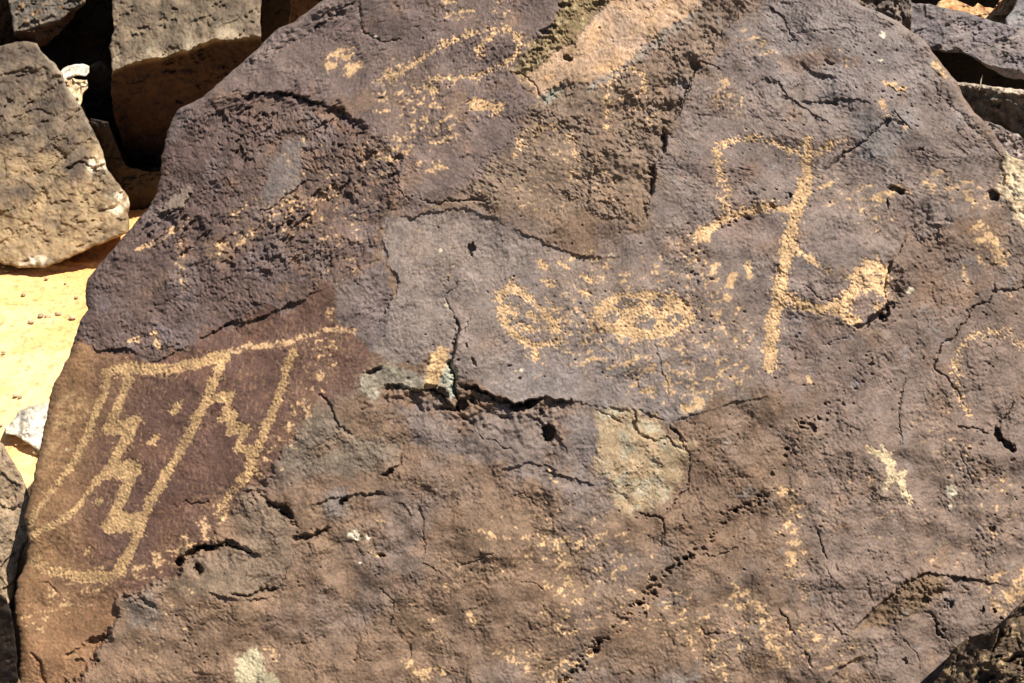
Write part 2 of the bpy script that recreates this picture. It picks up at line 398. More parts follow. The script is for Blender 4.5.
CHAINS = [  # lines of vesicles: points, spread, count, size
    ([(560, 683), (579, 668), (592, 648), (609, 632), (635, 612), (652, 590), (675, 565), (695, 552), (712, 535), (732, 512), (759, 502), (775, 470), (790, 448), (812, 425), (835, 408), (868, 371), (875, 345)], 4.5, 190, 2.0),
    ([(574, 672), (592, 650), (600, 640)], 3, 16, 3.0), ([(638, 606), (652, 590), (660, 578)], 3, 14, 3.2), ([(668, 572), (682, 560), (694, 554)], 2.5, 14, 2.6), ([(733, 510), (745, 505), (760, 500)], 1.5, 9, 2.6),
    ([(935, 88), (968, 124), (1007, 161)], 4, 26, 1.3), ([(880, 60), (900, 110), (920, 150), (940, 170)], 20, 60, 1.1), ([(720, 160), (760, 180), (790, 200)], 26, 60, 1.1),
    ([(680, 225), (695, 260), (690, 300), (715, 330)], 12, 60, 1.5), ([(700, 225), (735, 222), (752, 214)], 5, 16, 1.5), ([(960, 470), (1000, 480), (1024, 500)], 30, 50, 1.3),
    ([(930, 590), (960, 620), (955, 650)], 16, 40, 1.4), ([(780, 40), (850, 60), (900, 100)], 30, 90, 1.1), ([(820, 340), (840, 380), (800, 440)], 30, 60, 1.2),
    ([(250, 640), (400, 600), (520, 640)], 70, 120, 1.1), ([(600, 450), (720, 520), (860, 560)], 70, 130, 1.1), ([(150, 600), (190, 640), (240, 660)], 30, 40, 1.2), ([(950, 250), (980, 330), (1000, 400)], 30, 60, 1.2),
]
# --- carved figures: strokes (points, half width, density) and filled outlines
S = {}
S['stepped'] = dict(strokes=[
    ([(108, 372), (121, 368), (131, 367), (151, 369), (176, 368), (198, 363), (211, 358), (227, 356)], 5.5, 1.0),
    ([(109, 373), (105, 390), (99, 404), (92, 420), (88, 432), (82, 446), (75, 460), (68, 470)], 3.9, 1.0),
    ([(68, 470), (57, 483), (48, 497), (37, 510), (30, 525)], 3.6, 0.8),
    ([(224, 355), (217, 375), (209, 396), (199, 414), (188.7, 437), (180, 452), (169, 468), (160.5, 485), (149.5, 503), (143, 520), (136, 538), (127.6, 557), (114, 573)], 4.9, 1.0),
    ([(122, 570), (108, 577), (95, 576), (80, 577)], 6, 0.95), ([(80, 576), (65, 572), (50, 570), (33, 563)], 6, 0.65),
], polys=[
    ([(126.6, 371), (134, 379), (128.6, 390), (123.5, 404), (118.4, 418), (122.5, 421.5), (134, 415), (142, 418), (135, 435), (126.6, 447), (121, 458), (123, 461), (138.5, 459), (142, 470), (134, 483), (130, 494),
      (122, 509), (130, 514), (143, 511), (136, 533), (125, 531), (108, 533), (101, 527), (108, 516), (114, 503), (119, 489.5), (125, 483), (114, 477.5), (101, 481), (90, 492), (83.7, 503), (77, 512), (59.5, 525),
      (44, 531), (31, 540), (29, 533), (46, 524), (64, 515), (77, 504), (86, 491), (94.6, 478), (108, 464), (114, 450), (122.5, 434), (106, 435), (103, 428), (112, 410), (120.5, 392), (123.5, 379)], 1.0),
    ([(171, 413), (174, 405), (181, 401), (182, 407), (177, 414), (173, 415)], 1.0), ([(146, 443), (151, 438), (159, 433), (161, 435), (156, 444), (151, 445)], 1.0),
    ([(95, 505), (97, 498), (104, 497), (104, 502), (99, 506)], 0.8), ([(138, 440), (141, 434), (144, 434), (141, 440)], 0.7), ([(150, 398), (152, 395), (154, 400)], .6), ([(85, 555), (86, 547), (89, 548), (88, 555)], 1.0),
], label='large stepped band figure of tan pecked lines on the reddish left face')
S['zigzag'] = dict(strokes=[
    ([(293, 352), (287, 368), (282, 386), (276, 406), (267.6, 423), (262, 441), (252, 457), (252, 467)], 4.5, 1.0),
    ([(252, 460), (250, 472), (241, 482)], 5.5, 0.9), ([(241, 482), (230, 496), (220, 510)], 5, 0.62),
], polys=[
    ([(211, 397), (217, 392), (236, 391), (231, 406), (232, 410), (239, 413), (237, 422), (250, 424), (248, 435), (242, 443), (248, 447), (258, 443), (256, 458), (247, 462), (246, 453), (234, 451), (238, 439), (239, 432),
      (225.6, 437), (227.6, 422), (218, 422), (223.5, 410), (225, 402), (211, 402)], 1.0),
], label='zigzag of pecked steps joined to the rightmost slanting stroke of the red facet')
S['loops'] = dict(strokes=[
    ([(511, 284), (502, 293), (500, 303), (503, 317), (508, 328), (520, 338), (534, 346), (536, 359)], 3.8, 0.92),
    ([(511, 284), (519, 291), (528, 297), (541, 309), (551, 320), (558, 331)], 4.0, 0.95), ([(558, 331), (560, 341), (548, 344), (534, 346)], 4.2, 0.7),
    ([(505, 309), (515, 312)], 4, .9), ([(518, 325), (528, 328), (535, 331)], 3.6, .85), ([(528, 314), (536, 320)], 2.6, .9), ([(548, 300), (560, 318), (566, 335)], 3, .45),
], polys=[([(536, 260), (541, 260), (549, 266), (546, 269), (540, 266)], 1), ([(556, 260), (561, 261), (570, 269), (567, 270)], .9), ([(543, 279), (547, 279), (554, 286), (548, 287)], 1),
          ([(581, 276), (588, 275), (595, 280), (590, 283), (584, 280)], 1), ([(577, 290), (588, 288), (592, 294), (582, 296)], .8)],
    label='ragged pointed loop of pecked lines left of the oval')
S['standing'] = dict(strokes=[
    ([(808, 142), (808, 160), (806, 182)], 6.0, 0.86), ([(806, 180), (800, 200), (794, 218), (791, 235), (786, 256), (782, 280), (778, 300), (774, 318), (771, 340), (769, 366)], 7.2, 1.0),
    ([(808, 156), (790, 151), (774, 142)], 3.2, 0.72), ([(774, 142), (757, 137), (740, 139), (726, 143), (720, 147)], 4.6, 0.56), ([(720, 147), (718, 158), (722, 178), (724, 198), (727, 210)], 5.4, 0.58),
    ([(812, 155), (829, 146), (843, 143)], 5, 0.62), ([(790, 210), (768, 206)], 4.2, .95), ([(768, 206), (746, 211), (724, 219), (706, 231), (697, 240)], 5.0, 0.92),
    ([(783, 294), (803, 305), (820, 309), (836, 307)], 5.0, 0.97), ([(836, 307), (849, 298), (858, 285)], 6.5, .97), ([(838, 311), (847, 317), (857, 322)], 5.5, 1.0),
    ([(794, 250), (805, 254), (814, 262)], 3.6, 0.85), ([(812, 262), (822, 268), (830, 271)], 3.0, 0.6), ([(790, 240), (800, 253)], 4, .85),
], polys=[([(845, 277), (853, 272), (856, 265), (863, 268), (866, 257), (872, 262), (878, 257), (884, 267), (890, 268), (888, 284), (887, 300), (881, 297), (875, 290), (866, 292), (857, 286), (851, 283)], 0.82),
          ([(875, 306), (880, 302), (883, 306), (879, 312)], .9)],
    label='tall upright figure with a long stem, hooked arms and a blob at its side')
S['animal'] = dict(strokes=[([(869, 449), (877, 452), (886, 458)], 3.6, 0.97), ([(882, 446), (887, 452)], 2.6, .9), ([(887, 456), (891, 466), (891, 480)], 4.6, 0.97), ([(889, 478), (886, 488)], 3.0, 0.9),
                            ([(892, 473), (900, 481), (904, 490), (911, 502)], 3.4, 0.97), ([(898, 478), (906, 473)], 2.8, 0.85)],
    polys=[], label='small pale four-legged figure on the plain lower right')
S['hoop'] = dict(strokes=[([(432, 79), (450, 77), (470, 77), (487, 71), (500, 64), (512, 60), (518, 52)], 2.7, 0.72), ([(518, 52), (520, 38), (508, 28), (496, 30), (486, 40), (478, 50), (481, 56)], 3.4, 0.7),
                          ([(380, 80), (398, 73), (415, 64), (432, 52), (450, 42), (470, 36), (490, 29)], 3.6, 0.62), ([(415, 90), (425, 86), (436, 92)], 3, .66)],
    polys=[([(468, 101), (474, 97), (488, 101), (498, 103), (505, 102), (504, 110), (497, 115), (490, 110), (478, 111), (470, 107)], .98)],
    label='thin hoop with a trailing tail near the top edge')
S['arc'] = dict(strokes=[([(968, 412), (958, 392), (955, 368), (962, 350), (972, 338), (988, 332), (1008, 336), (1024, 346)], 5.2, 0.43)],
    polys=[], label='faint open arc near the right edge')
S['arch'] = dict(strokes=[([(517, 152), (521, 138), (532, 129), (548, 126), (564, 130), (574, 142), (576, 160), (573, 176)], 3.8, 0.46)], polys=[], label='faint arch above the grey panel')
S['bent'] = dict(strokes=[([(606, 124), (608, 105), (609, 85), (616, 72), (630, 66), (642, 74), (645, 92)], 4.8, 0.44)],
    polys=[], label='faint bent line just below the orange pink band')

SPECK = [([(228, 352), (250, 346), (285, 345), (310, 335), (335, 328), (352, 330)], 4, 0.62), ([(222, 508), (200, 535), (180, 550), (140, 570)], 13, 0.46), ([(330, 345), (300, 420), (262, 480)], 16, .34),([(980, 228), (985, 240), (998, 250), (1004, 262)], 10, 0.6),  # scattered pecks and mineral flecks: points, half width, density
    ([(575, 300), (570, 330), (620, 348), (680, 345), (740, 330)], 22, 0.36), ([(580, 350), (640, 365), (700, 372), (735, 375)], 22, 0.44), ([(640, 385), (690, 392), (725, 385)], 16, 0.46), ([(685, 408), (700, 405)], 6, 0.7),
    ([(560, 320), (600, 335)], 26, 0.42), ([(690, 255), (710, 300), (735, 330)], 26, 0.4), ([(733, 276), (731, 284)], 5, 0.8), ([(716, 264), (712, 272)], 3.5, 0.8), ([(748, 266), (750, 276)], 4, .8), ([(700, 232), (706, 236)], 7, .66),
    ([(726, 290), (728, 300)], 5, .6), ([(720, 90), (735, 110)], 12, 0.45), ([(720, 75), (730, 95)], 5, 0.5), ([(742, 35), (768, 50)], 12, 0.42), ([(330, 62), (345, 52), (352, 70)], 9, 0.66), ([(345, 72), (362, 66)], 5, .55),
    ([(390, 100), (430, 95), (440, 130)], 26, 0.42), ([(425, 165), (440, 168)], 8, 0.58), ([(370, 155), (400, 150), (410, 130)], 16, 0.46), ([(500, 5), (520, 40)], 10, .4), ([(440, 5), (470, 20)], 12, 0.42),
    ([(215, 252), (258, 226), (300, 206), (340, 190)], 8, 0.46), ([(240, 215), (290, 200)], 12, 0.38), ([(280, 225), (330, 220)], 20, 0.32), ([(140, 250), (165, 235), (190, 222)], 4, 0.52), ([(183, 245), (178, 262), (186, 285)], 6, 0.42),
    ([(154, 335), (160, 347)], 4, 0.66), ([(128, 345), (138, 338)], 4, .55), ([(330, 310), (336, 325)], 5, .5), ([(315, 340), (330, 370), (310, 395), (290, 420)], 10, 0.42), ([(300, 395), (280, 440), (260, 480)], 12, 0.36),
    ([(540, 535), (566, 560), (560, 585), (578, 600), (560, 622)], 18, 0.42), ([(530, 545), (600, 540)], 16, 0.42), ([(550, 610), (580, 625)], 16, .42), ([(505, 655), (560, 668), (590, 660)], 14, 0.45), ([(618, 560), (624, 572)], 8, .5),
    ([(784, 494), (796, 508), (788, 530), (797, 548), (788, 568)], 11, 0.50), ([(790, 570), (806, 592)], 11, 0.42), ([(740, 590), (764, 612), (768, 640), (784, 662)], 9, 0.55), ([(735, 600), (755, 612)], 9, .55), ([(700, 640), (720, 665)], 18, 0.42),
    ([(850, 470), (870, 480)], 6, .4), ([(1000, 605), (1015, 590), (1024, 575)], 11, 0.62), ([(985, 585), (1000, 575)], 8, .5), ([(975, 250), (985, 262)], 6, 0.5), ([(963, 268), (966, 285)], 5, .55),
    ([(935, 65), (945, 76)], 4, 0.72), ([(884, 82), (905, 90)], 3, .62), ([(880, 100), (886, 116)], 6, .45), ([(840, 50), (848, 66)], 3, .5), ([(900, 120), (905, 128)], 3.5, .5), ([(820, 190), (870, 200), (880, 230)], 18, 0.38),
    ([(880, 195), (905, 190)], 7, .6), ([(930, 180), (990, 200)], 14, 0.45), ([(1005, 280), (1010, 300)], 5, .4), ([(1005, 480), (1012, 486)], 4, .6), ([(405, 660), (420, 676), (440, 672)], 6, 0.6), ([(470, 615), (475, 622)], 4.5, 0.66),
    ([(370, 545), (385, 560)], 6, .42), ([(480, 530), (490, 536)], 5, .62), ([(420, 615), (440, 640)], 14, .36), ([(265, 648), (275, 655)], 5, .6), ([(445, 586), (446, 590)], 2.5, .85), ([(425, 628), (426, 632)], 2, .8), ([(375, 515), (380, 525)], 8, .42),
    ([(540, 655), (560, 683)], 12, .5), ([(808, 378), (810, 382)], 3, .8), ([(548, 470), (556, 480)], 4, .5), ([(100, 580), (60, 600), (40, 620)], 20, 0.4), ([(150, 640), (190, 600)], 30, 0.26),
    ([(590, 262), (615, 272), (640, 285)], 14, .4), ([(655, 268), (690, 275)], 18, .38), ([(612, 590), (680, 620), (760, 650)], 40, 0.33), ([(800, 640), (840, 660)], 30, .40), ([(480, 560), (560, 520), (640, 560)], 40, .28),
    ([(820, 470), (880, 520), (960, 560)], 46, .24), ([(940, 430), (1000, 520)], 40, .26), ([(430, 240), (480, 300), (540, 380)], 40, .22), ([(640, 180), (560, 190), (500, 190)], 30, .26),
    ([(395, 70), (420, 120), (380, 170)], 20, .36), ([(300, 150), (350, 200), (330, 260)], 40, 0.26), ([(570, 260), (590, 262)], 5, .5), ([(610, 90), (640, 105), (650, 120)], 18, .38), ([(540, 140), (560, 165)], 18, .3),
]
WHITE = [(355, 535, 7, 6), (951, 491, 6, 6), (1018, 200, 14, 28), (522, 371, 2.4, 2), (883, 35, 3.4, 3), (440, 251, 4, 3), (447, 306, 2, 1.5), (361, 563, 2, 2), (532, 254, 2, 1.5), (880, 60, 2, 1.5), (950, 508, 3, 5), (910, 291, 4, 3), (376, 36, 2.5, 2),
         (68, 450, 2.5, 1.6), (367, 538, 3, 2), (612, 255, 3, 2)]

def boulder():
    global H, X, Y, C
    ys = np.arange(-60, 790, STEP)
    nc = int(1130 / STEP)
    lp = np.array(LEFT); rp = np.array(RGT)
    xl = np.interp(ys, lp[:, 0], lp[:, 1]) + 1.2 * pn(ys, ys * 0 + 3.3, 9, 81) + 0.6 * pn(ys, ys * 0 + 1.3, 4, 82)
    xr = np.interp(ys, rp[:, 0], rp[:, 1]) + 0.8 * pn(ys, ys * 0 + 5.3, 7, 83)
    # column positions: even spacing over each row
    t = np.linspace(0, 1, nc)
    X = xl[:, None] + (xr - xl)[:, None] * t[None, :]
    Y = np.repeat(ys[:, None], nc, 1)
    n1 = pn(X, Y, 16, 1); n2 = pn(X, Y, 16, 2); n3 = pn(X, Y, 5, 3); n4 = pn(X, Y, 5, 4)
    n5 = pn(X, Y, 2.4, 7); n6 = pn(X, Y, 2.4, 8)
    WX = X + 2.4 * n1 + 1.7 * n3 + 0.8 * n5; WY = Y + 2.4 * n2 + 1.7 * n4 + 0.8 * n6           # ragged break edges
    PX = X + 1.4 * n3 + 0.8 * pn(X, Y, 2.6, 5); PY = Y + 1.4 * n4 + 0.8 * pn(X, Y, 2.6, 6)   # ragged pecked edges

    RW1 = fbm(X, Y, 30, 4, 51, 0.6); RW2 = fbm(X, Y, 30, 4, 57, 0.6)
    def region(poly, soft=6, warp=7.0):
        w1 = warp * 1.5 * RW1 + 2.6 * n3 + 1.8 * n5; w2 = warp * 1.5 * RW2 + 2.6 * n4 + 1.8 * n6; soft = soft * 0.85
        return ss(-soft, soft, inpoly(poly, X + w1, Y + w2))

    R_left = region([(60, 345), (100, 352), (127, 349), (150, 361), (167, 356), (200, 338), (256, 318), (300, 300), (333, 283), (336, 330), (376, 350), (345, 395), (318, 400), (290, 440), (262, 480), (225, 530), (186, 556), (160, 585), (120, 600), (110, 640), (60, 700), (-20, 700), (-20, 345)], 5, 6)
    R_rough = region([(60, 345), (60, 200), (150, 100), (235, 96), (289, 90), (346, 110), (372, 135), (400, 150), (398, 185), (380, 230), (378, 262), (333, 283), (300, 300), (256, 318), (200, 338), (160, 358), (100, 352)], 7, 6)
    R_patch = region([(270, 175), (285, 133), (300, 138), (302, 165), (304, 182), (285, 195), (262, 205), (258, 190)], 4, 4)
    R_flake = region([(158, 212), (168, 202), (188, 188), (192, 193), (180, 207), (166, 214)], 2, 1.5)
    R_topleft = region([(150, 150), (230, 60), (330, -20), (330, -80), (560, -80), (560, 40), (512, 72), (538, 95), (512, 140), (458, 195), (400, 215), (372, 135), (346, 110), (289, 92), (235, 96)], 5, 5)
    R_strip = region([(232, 75), (262, 60), (306, 36), (349, 10), (372, -60), (300, -60), (200, 70)], 3, 3)
    R_topmid = region([(538, 95), (600, 75), (700, -10), (720, -80), (760, -80), (748, 5), (702, 63), (679, 113), (664, 153), (650, 225), (560, 213), (456, 208), (440, 200), (480, 165), (515, 140)], 4, 4)
    R_pink = region([(522, 75), (545, 62), (572, 42), (606, 10), (622, -80), (730, -80), (705, 0), (672, 26), (640, 47), (612, 72), (590, 84), (565, 82), (540, 97)], 2.5, 2.5)
    R_moss = region([(512, 74), (518, 55), (545, 30), (560, 0), (565, -40), (622, -40), (604, 8), (575, 38), (545, 60), (525, 76)], 5, 4)
    R_panel = region([(384, 220), (403, 217), (430, 211), (458, 208), (480, 213), (502, 223), (546, 243), (570, 253), (601, 257), (640, 262), (700, 270), (780, 330), (770, 380), (700, 412), (668, 420), (590, 402), (544, 394), (515, 400), (460, 380), (440, 350), (390, 365), (372, 350), (378, 322), (392, 302), (400, 282), (388, 262), (382, 242), (390, 230)], 4, 4)
    R_slab = region([(742, 8), (790, -60), (870, -60), (1010, 165), (1003, 195), (960, 222), (905, 240), (888, 290), (868, 325), (800, 385), (730, 405), (640, 404), (600, 330), (600, 240), (650, 228), (652, 200), (664, 150), (690, 90)], 11, 10) * ss(0, 1, np.clip(1.4 - ss(300, 420, Y + 25 * RW1), 0, 1))
    R_dkr = region([(886, 305), (892, 262), (908, 240), (945, 228), (975, 236), (955, 262), (925, 275), (905, 300)], 5, 4)
    R_hollow = region([(848, 635), (885, 598), (921, 573), (948, 577), (938, 598), (911, 615), (881, 625)], 3, 3)
    R_low = ss(395, 430, Y + 0.05 * (X - 500)) * (1 - R_left)
    R_lich = region([(596, 406), (632, 411), (660, 425), (688, 442), (684, 486), (652, 503), (618, 520), (606, 480), (592, 440)], 4, 5)
    R_lich2 = region([(362, 378), (380, 365), (420, 372), (440, 366), (458, 372), (456, 395), (440, 390), (417, 389), (384, 384), (374, 400), (362, 392)], 3, 3)
    R_cream = region([(424, 388), (430, 366), (440, 345), (450, 350), (449, 372), (440, 386)], 3, 3)
    R_grey = region([(395, 400), (450, 412), (540, 400), (580, 410), (600, 440), (600, 520), (560, 500), (500, 470), (420, 450)], 10, 10)
    R_chunk = region([(243, 492), (262, 492), (298, 527), (295, 560), (280, 588), (255, 597), (200, 598), (150, 590), (192, 560), (240, 545)], 6, 5)
    R_green = region([(300, 415), (330, 405), (352, 432), (390, 440), (396, 470), (340, 475), (278, 470)], 8, 6)
    R_tan = region([(238, 655), (256, 650), (282, 690), (240, 700)], 3, 3)
    R_bright = region([(1004, 152), (1020, 150), (1060, 140), (1100, 235), (1030, 232), (1010, 215), (1000, 190)], 4, 4)
    R_grey2 = region([(128, 600), (150, 594), (165, 615), (158, 632), (132, 628)], 6, 4)

    # ---------------- relief in px (positive = towards the viewer)
    def smin(a, b, k):
        h = np.clip(0.5 + 0.5 * (b - a) / k, 0, 1)
        return b * (1 - h) + a * h - k * h * (1 - h)
    H = 0 * X
    def side(ax_, ay_, bx_, by_, slope, k=25):
        """a face that falls away beyond the line a-b (beyond = right-hand side when walking a->b, y down)"""
        nonlocal_h = H
        L = math.hypot(bx_ - ax_, by_ - ay_)
        s = ((bx_ - ax_) * (Y - ay_) - (by_ - ay_) * (X - ax_)) / L
        return smin(nonlocal_h, -slope * s, k)
    H = side(330, 330, 120, 640, -0.0, 1) if False else H
    H = side(400, 200, 345, 330, 0.17, 30)                              # left flank
    s_left = ((X - 330) * (640 - 350) - (Y - 350) * (120 - 330)) / math.hypot(210, 290)
    H = smin(H, 0.34 * s_left + 2, 10)                                  # the reddish facet turns left
    H = smin(H, 0.10 * (Y - 60) + 10, 20)                               # leans back at the top
    H = side(905, 240, 985, 700, -0.0, 1) if False else H
    H = smin(H, -0.12 * (X - 930) + 4, 30)                              # right flank
    H = H + 4 * R_panel * 0 
    H = H + 0.05 * np.clip(Y - 420, 0, 200) * (1 - R_left)
    low = ss(380, 470, Y) * (1 - R_left)
    und = 5.5 * fbm(X, Y, 150, 2, 100) + (2.4 + 4.2 * low + 1.8 * R_slab) * fbm(X, Y, 64, 3, 103) + (1.0 + 2.0 * low) * (0.4 - np.abs(pn(WX, WY, 38, 106, -0.4, 1.6))) * (1 - 0.6 * R_left)
    H = H + und
    smooth = np.clip(R_panel + R_left + R_patch + R_flake + 0.2 * R_slab, 0, 1)
    amp = 0.76 + 0.16 * low + 0.60 * R_rough * (1 - R_patch) * (1 - R_flake) + 0.75 * R_topmid * (1 - R_pink) + 0.9 * R_moss + 0.8 * R_strip - 0.35 * R_pink + 0.9 * R_dkr + 0.7 * R_hollow - 0.30 * smooth
    pol = 0.38 + 1.0 * ss(-0.35, 0.6, fbm(X, Y, 48, 3, 475, 0.6) + 0.15)
    amp = np.clip(amp, 0.2, 3) * pol
    H = H + amp * (0.30 * chips(WX, WY, 46, 201, 0.12, 0.02) + 0.34 * chips(WX, WY, 19, 202, 0.16, 0.04) + 0.30 * chips(WX, WY, 8, 203, 0.20, 0.08))
    H = H + amp * (1.9 * pn(X, Y, 26, 109, -0.5, 1.7) + 1.3 * (0.35 - np.abs(pn(WX, WY, 15, 110, -0.6, 1.5))) + 0.62 * pn(X, Y, 6.5, 111, -0.6, 1.4) + 0.60 * pn(X, Y, 3.4, 112) + 0.34 * pn(X, Y, 1.9, 113)) + 0.30 * pn(X, Y, 2.1, 114, -0.9, 1.6) + 0.16 * low * pn(X, Y, 3.0, 116) - 0.7 * ss(0.45, 0.75, fbm(X, Y, 5.5, 2, 115, 0.6, -0.6, 1.5)) * amp * (1 - 0.7 * low)
    # crusty pockets in the rough band
    rr = R_rough * (1 - 0.85 * R_patch) * (1 - 0.85 * R_flake) + 0.5 * R_moss + 0.35 * R_dkr + 0.3 * R_hollow + 0.35 * R_strip
    pk = fbm(X, Y, 24, 4, 120, 0.62, -0.9, 1.7)
    where = 0.12 + 1.0 * ss(-0.1, 0.45, pn(X, Y, 60, 124) + 0.5 * ss(40, 10, np.abs(Y - 118)) * ss(170, 230, X) + 0.5 * ss(60, 20, np.hypot(X - 370, Y - 180)) - 0.25 * ss(250, 200, X) * ss(200, 260, Y))
    H = H - rr * where * 5.0 * ss(0.15, 0.5, pk) - rr * (0.6 + 1.2 * where) * ss(0.1, 0.6, fbm(X, Y, 6, 2, 127))
    gr = ss(0.35, 0.75, fbm(X, Y, 4.5, 2, 459))
    H = H - 0.5 * gr * (0.3 + 0.7 * amp) * ss(-0.2, 0.5, pn(X, Y, 55, 470))
    H = H + 2.0 * R_flake + 1.0 * R_patch

    dark = 0 * X
    for pts, w, dep in CRACKS:
        d, _, t = pdist(pts, WX, WY, 14)
        tp = np.clip(np.minimum(t, 1 - t) * 7 + 0.35, 0, 1)
        ww = w * (0.35 + 0.5 * tp) * (1 + 0.8 * n3 + 0.4 * n5)
        ww = ww * (1.0 if dep > 7 else 0.8)
        H -= (0.8 if dep > 7 else 0.62) * dep * tp * ss(-0.75, -0.1, n1 + 0.3 * n3 + (0.9 if dep > 6 else 0.25)) * np.exp(-(d / np.maximum(ww, 0.4)) ** 2)
    for pts, A, Rr in LEDGES:
        d, s, t = pdist(pts, WX, WY, 3 * Rr + 8)
        tp = ss(0, 0.14, np.minimum(t, 1 - t))
        A = A * np.clip(1 + 1.1 * pn(X, Y, 20, 140) + 0.4 * n3, 0.15, 2)
        if np.isscalar(A) or True:
            pass
        neg = pts is not None and LEDGE_SIGN[id(pts)] < 0
        sd = d * (s if not neg else -s)
        H -= np.abs(A) * tp * np.where(sd > 0, np.minimum(sd / 1.2, 1) * np.exp(-sd / Rr), 0)
        H += 0.15 * np.abs(A) * tp * np.where(sd <= 0, np.exp(sd / 3.0), np.exp(-sd / 1.2))
    for x0, y0, rx, ry, an, dep in PITS:
        m = (np.abs(X - x0) < 2.2 * max(rx, ry)) & (np.abs(Y - y0) < 2.2 * max(rx, ry))
        dx = WX[m] - x0; dy = WY[m] - y0
        c, s = math.cos(an), math.sin(an)
        r = np.hypot((dx * c + dy * s) / rx, (-dx * s + dy * c) / ry)
        H[m] -= dep * ss(1.12, 0.72, r)
    rng = np.random.default_rng(5)
    pits = []
    for pts, spread, cnt, size in CHAINS:
        p = np.array(pts, float); L = np.hypot(*(p[1:] - p[:-1]).T); acc = np.concatenate([[0], np.cumsum(L)])
        for _ in range(cnt):
            u = rng.uniform(0, acc[-1])
            pits.append((np.interp(u, acc, p[:, 0]) + rng.normal(0, spread * .8), np.interp(u, acc, p[:, 1]) + rng.normal(0, spread * .6), size * (0.35 + 0.75 * rng.random() ** 2)))
    for _ in range(260):
        pits.append((rng.uniform(400, 1030), rng.uniform(0, 690), rng.uniform(0.6, 1.15)))
    dxc = (xr - xl) / (nc - 1)
    for x0, y0, r0 in pits:
        j = int((y0 + 60) / STEP)
        if j < 4 or j > len(ys) - 5: continue
        i = int((x0 - xl[j]) / dxc[j]); k = int(r0 * 2.2 / STEP) + 2
        if i < k or i > nc - k - 1 or j < k or j > len(ys) - k - 1: continue
        sl = (slice(j - k, j + k + 1), slice(i - k, i + k + 1))
        r = np.hypot((X[sl] - x0) / (r0 * 1.15), (Y[sl] - y0) / (r0 * 0.9))
        r = r * (1 + 0.5 * n3[sl] + 0.4 * n5[sl])
        H[sl] -= 2.0 * r0 * ss(1.3, 0.4, r)
    # rounded outer edges
    eL = (X - xl[:, None]) * 0.75
    eR = (xr[:, None] - X) * 0.62 + 400 * ss(150, 175, Y)
    for e, rad, am in ((eL, 9, 9), (eR, 7, 6)):
        q = np.clip(e / rad, 0, 1)
        H -= am * (1 - np.sqrt(np.clip(1 - (1 - q) ** 2, 0, 1)))

    # ---------------- colour (albedo)
    def lay(C, m, col, k=1.0):
        m = (m * k)[..., None]
        return C * (1 - m) + np.array(col) * m
    C = np.ones(X.shape + (3,)) * np.array([0.136, 0.088, 0.058])
    big = fbm(X, Y, 110, 3, 300); mid = fbm(X, Y, 34, 3, 305)
    C = lay(C, ss(-0.1, 0.7, big), (0.128, 0.096, 0.080), 0.8)
    C = lay(C, R_topmid, (0.140, 0.098, 0.070), .9)
    C = lay(C, ss(760, 830, X + 30 * mid) * ss(240, 330, Y), (0.146, 0.106, 0.086), .8)
    C = lay(C, R_slab, (0.148, 0.114, 0.099), .92)
    C = lay(C, R_slab * ss(0.1, 0.8, fbm(X, Y, 80, 2, 311)), (0.150, 0.102, 0.082), .7)
    C = lay(C, region([(760, -10), (860, -10), (930, 60), (900, 110), (820, 100), (740, 70)], 20, 16), (0.155, 0.130, 0.122), .7)
    C = lay(C, region([(860, 110), (905, 110), (920, 140), (880, 165), (850, 150)], 10, 8), (0.135, 0.128, 0.125), .6)
    pf = R_panel * ss(760, 520, X + 40 * RW2 + 0.6 * (300 - Y))
    C = lay(C, pf, (0.172, 0.137, 0.120), .95)
    C = lay(C, R_panel * ss(470, 530, X + 16 * mid) * ss(320, 380, Y) * ss(760, 620, X), (0.158, 0.134, 0.127), .8)
    C = lay(C, R_panel * ss(0.0, 0.7, fbm(X, Y, 60, 3, 313)), (0.150, 0.112, 0.092), .6)
    C = lay(C, R_panel * ss(480, 430, X), (0.180, 0.142, 0.122), .7)
    C = lay(C, R_topleft, (0.112, 0.080, 0.070), .95)
    C = lay(C, R_topleft * ss(0.0, 0.7, mid), (0.140, 0.102, 0.088), .6)
    C = lay(C, R_strip, (0.132, 0.098, 0.085), .7)
    C = lay(C, R_rough, (0.082, 0.054, 0.046), .95)
    C = lay(C, R_rough * ss(0.0, 0.5, fbm(X, Y, 46, 3, 321)), (0.112, 0.083, 0.076), .75)
    C = lay(C, R_rough * ss(0.15, 0.5, fbm(X, Y, 22, 3, 323)) * ss(240, 290, X), (0.16, 0.095, 0.06), .55)
    C = lay(C, R_patch, (0.118, 0.096, 0.088), .9); C = lay(C, R_flake, (0.165, 0.125, 0.095), .9)
    C = lay(C, region([(335, 280), (383, 262), (392, 330), (372, 352), (336, 330)], 4, 4), (0.120, 0.094, 0.090), .8)
    C = lay(C, ss(0.1, 0.8, fbm(X, Y, 30, 3, 325)) * region([(60, 320), (100, 290), (170, 330), (200, 335), (160, 358), (100, 350)], 12, 8), (0.120, 0.098, 0.105), .6)
    C = lay(C, R_left, (0.086, 0.047, 0.035), 1.0)
    C = lay(C, R_left * ss(0.0, 0.7, fbm(X, Y, 60, 3, 331)), (0.106, 0.054, 0.035), .7)
    C = lay(C, R_left * ss(100, 4, X - np.interp(Y, lp[:, 0], lp[:, 1]) + 16 * mid), (0.200, 0.112, 0.052), .85)
    C = lay(C, R_left * ss(575, 610, Y + 8 * mid), (0.175, 0.095, 0.048), .85)
    C = lay(C, R_left * ss(335, 318, Y + 0.28 * (X - 240)) * ss(200, 230, X), (0.085, 0.046, 0.034), .5)
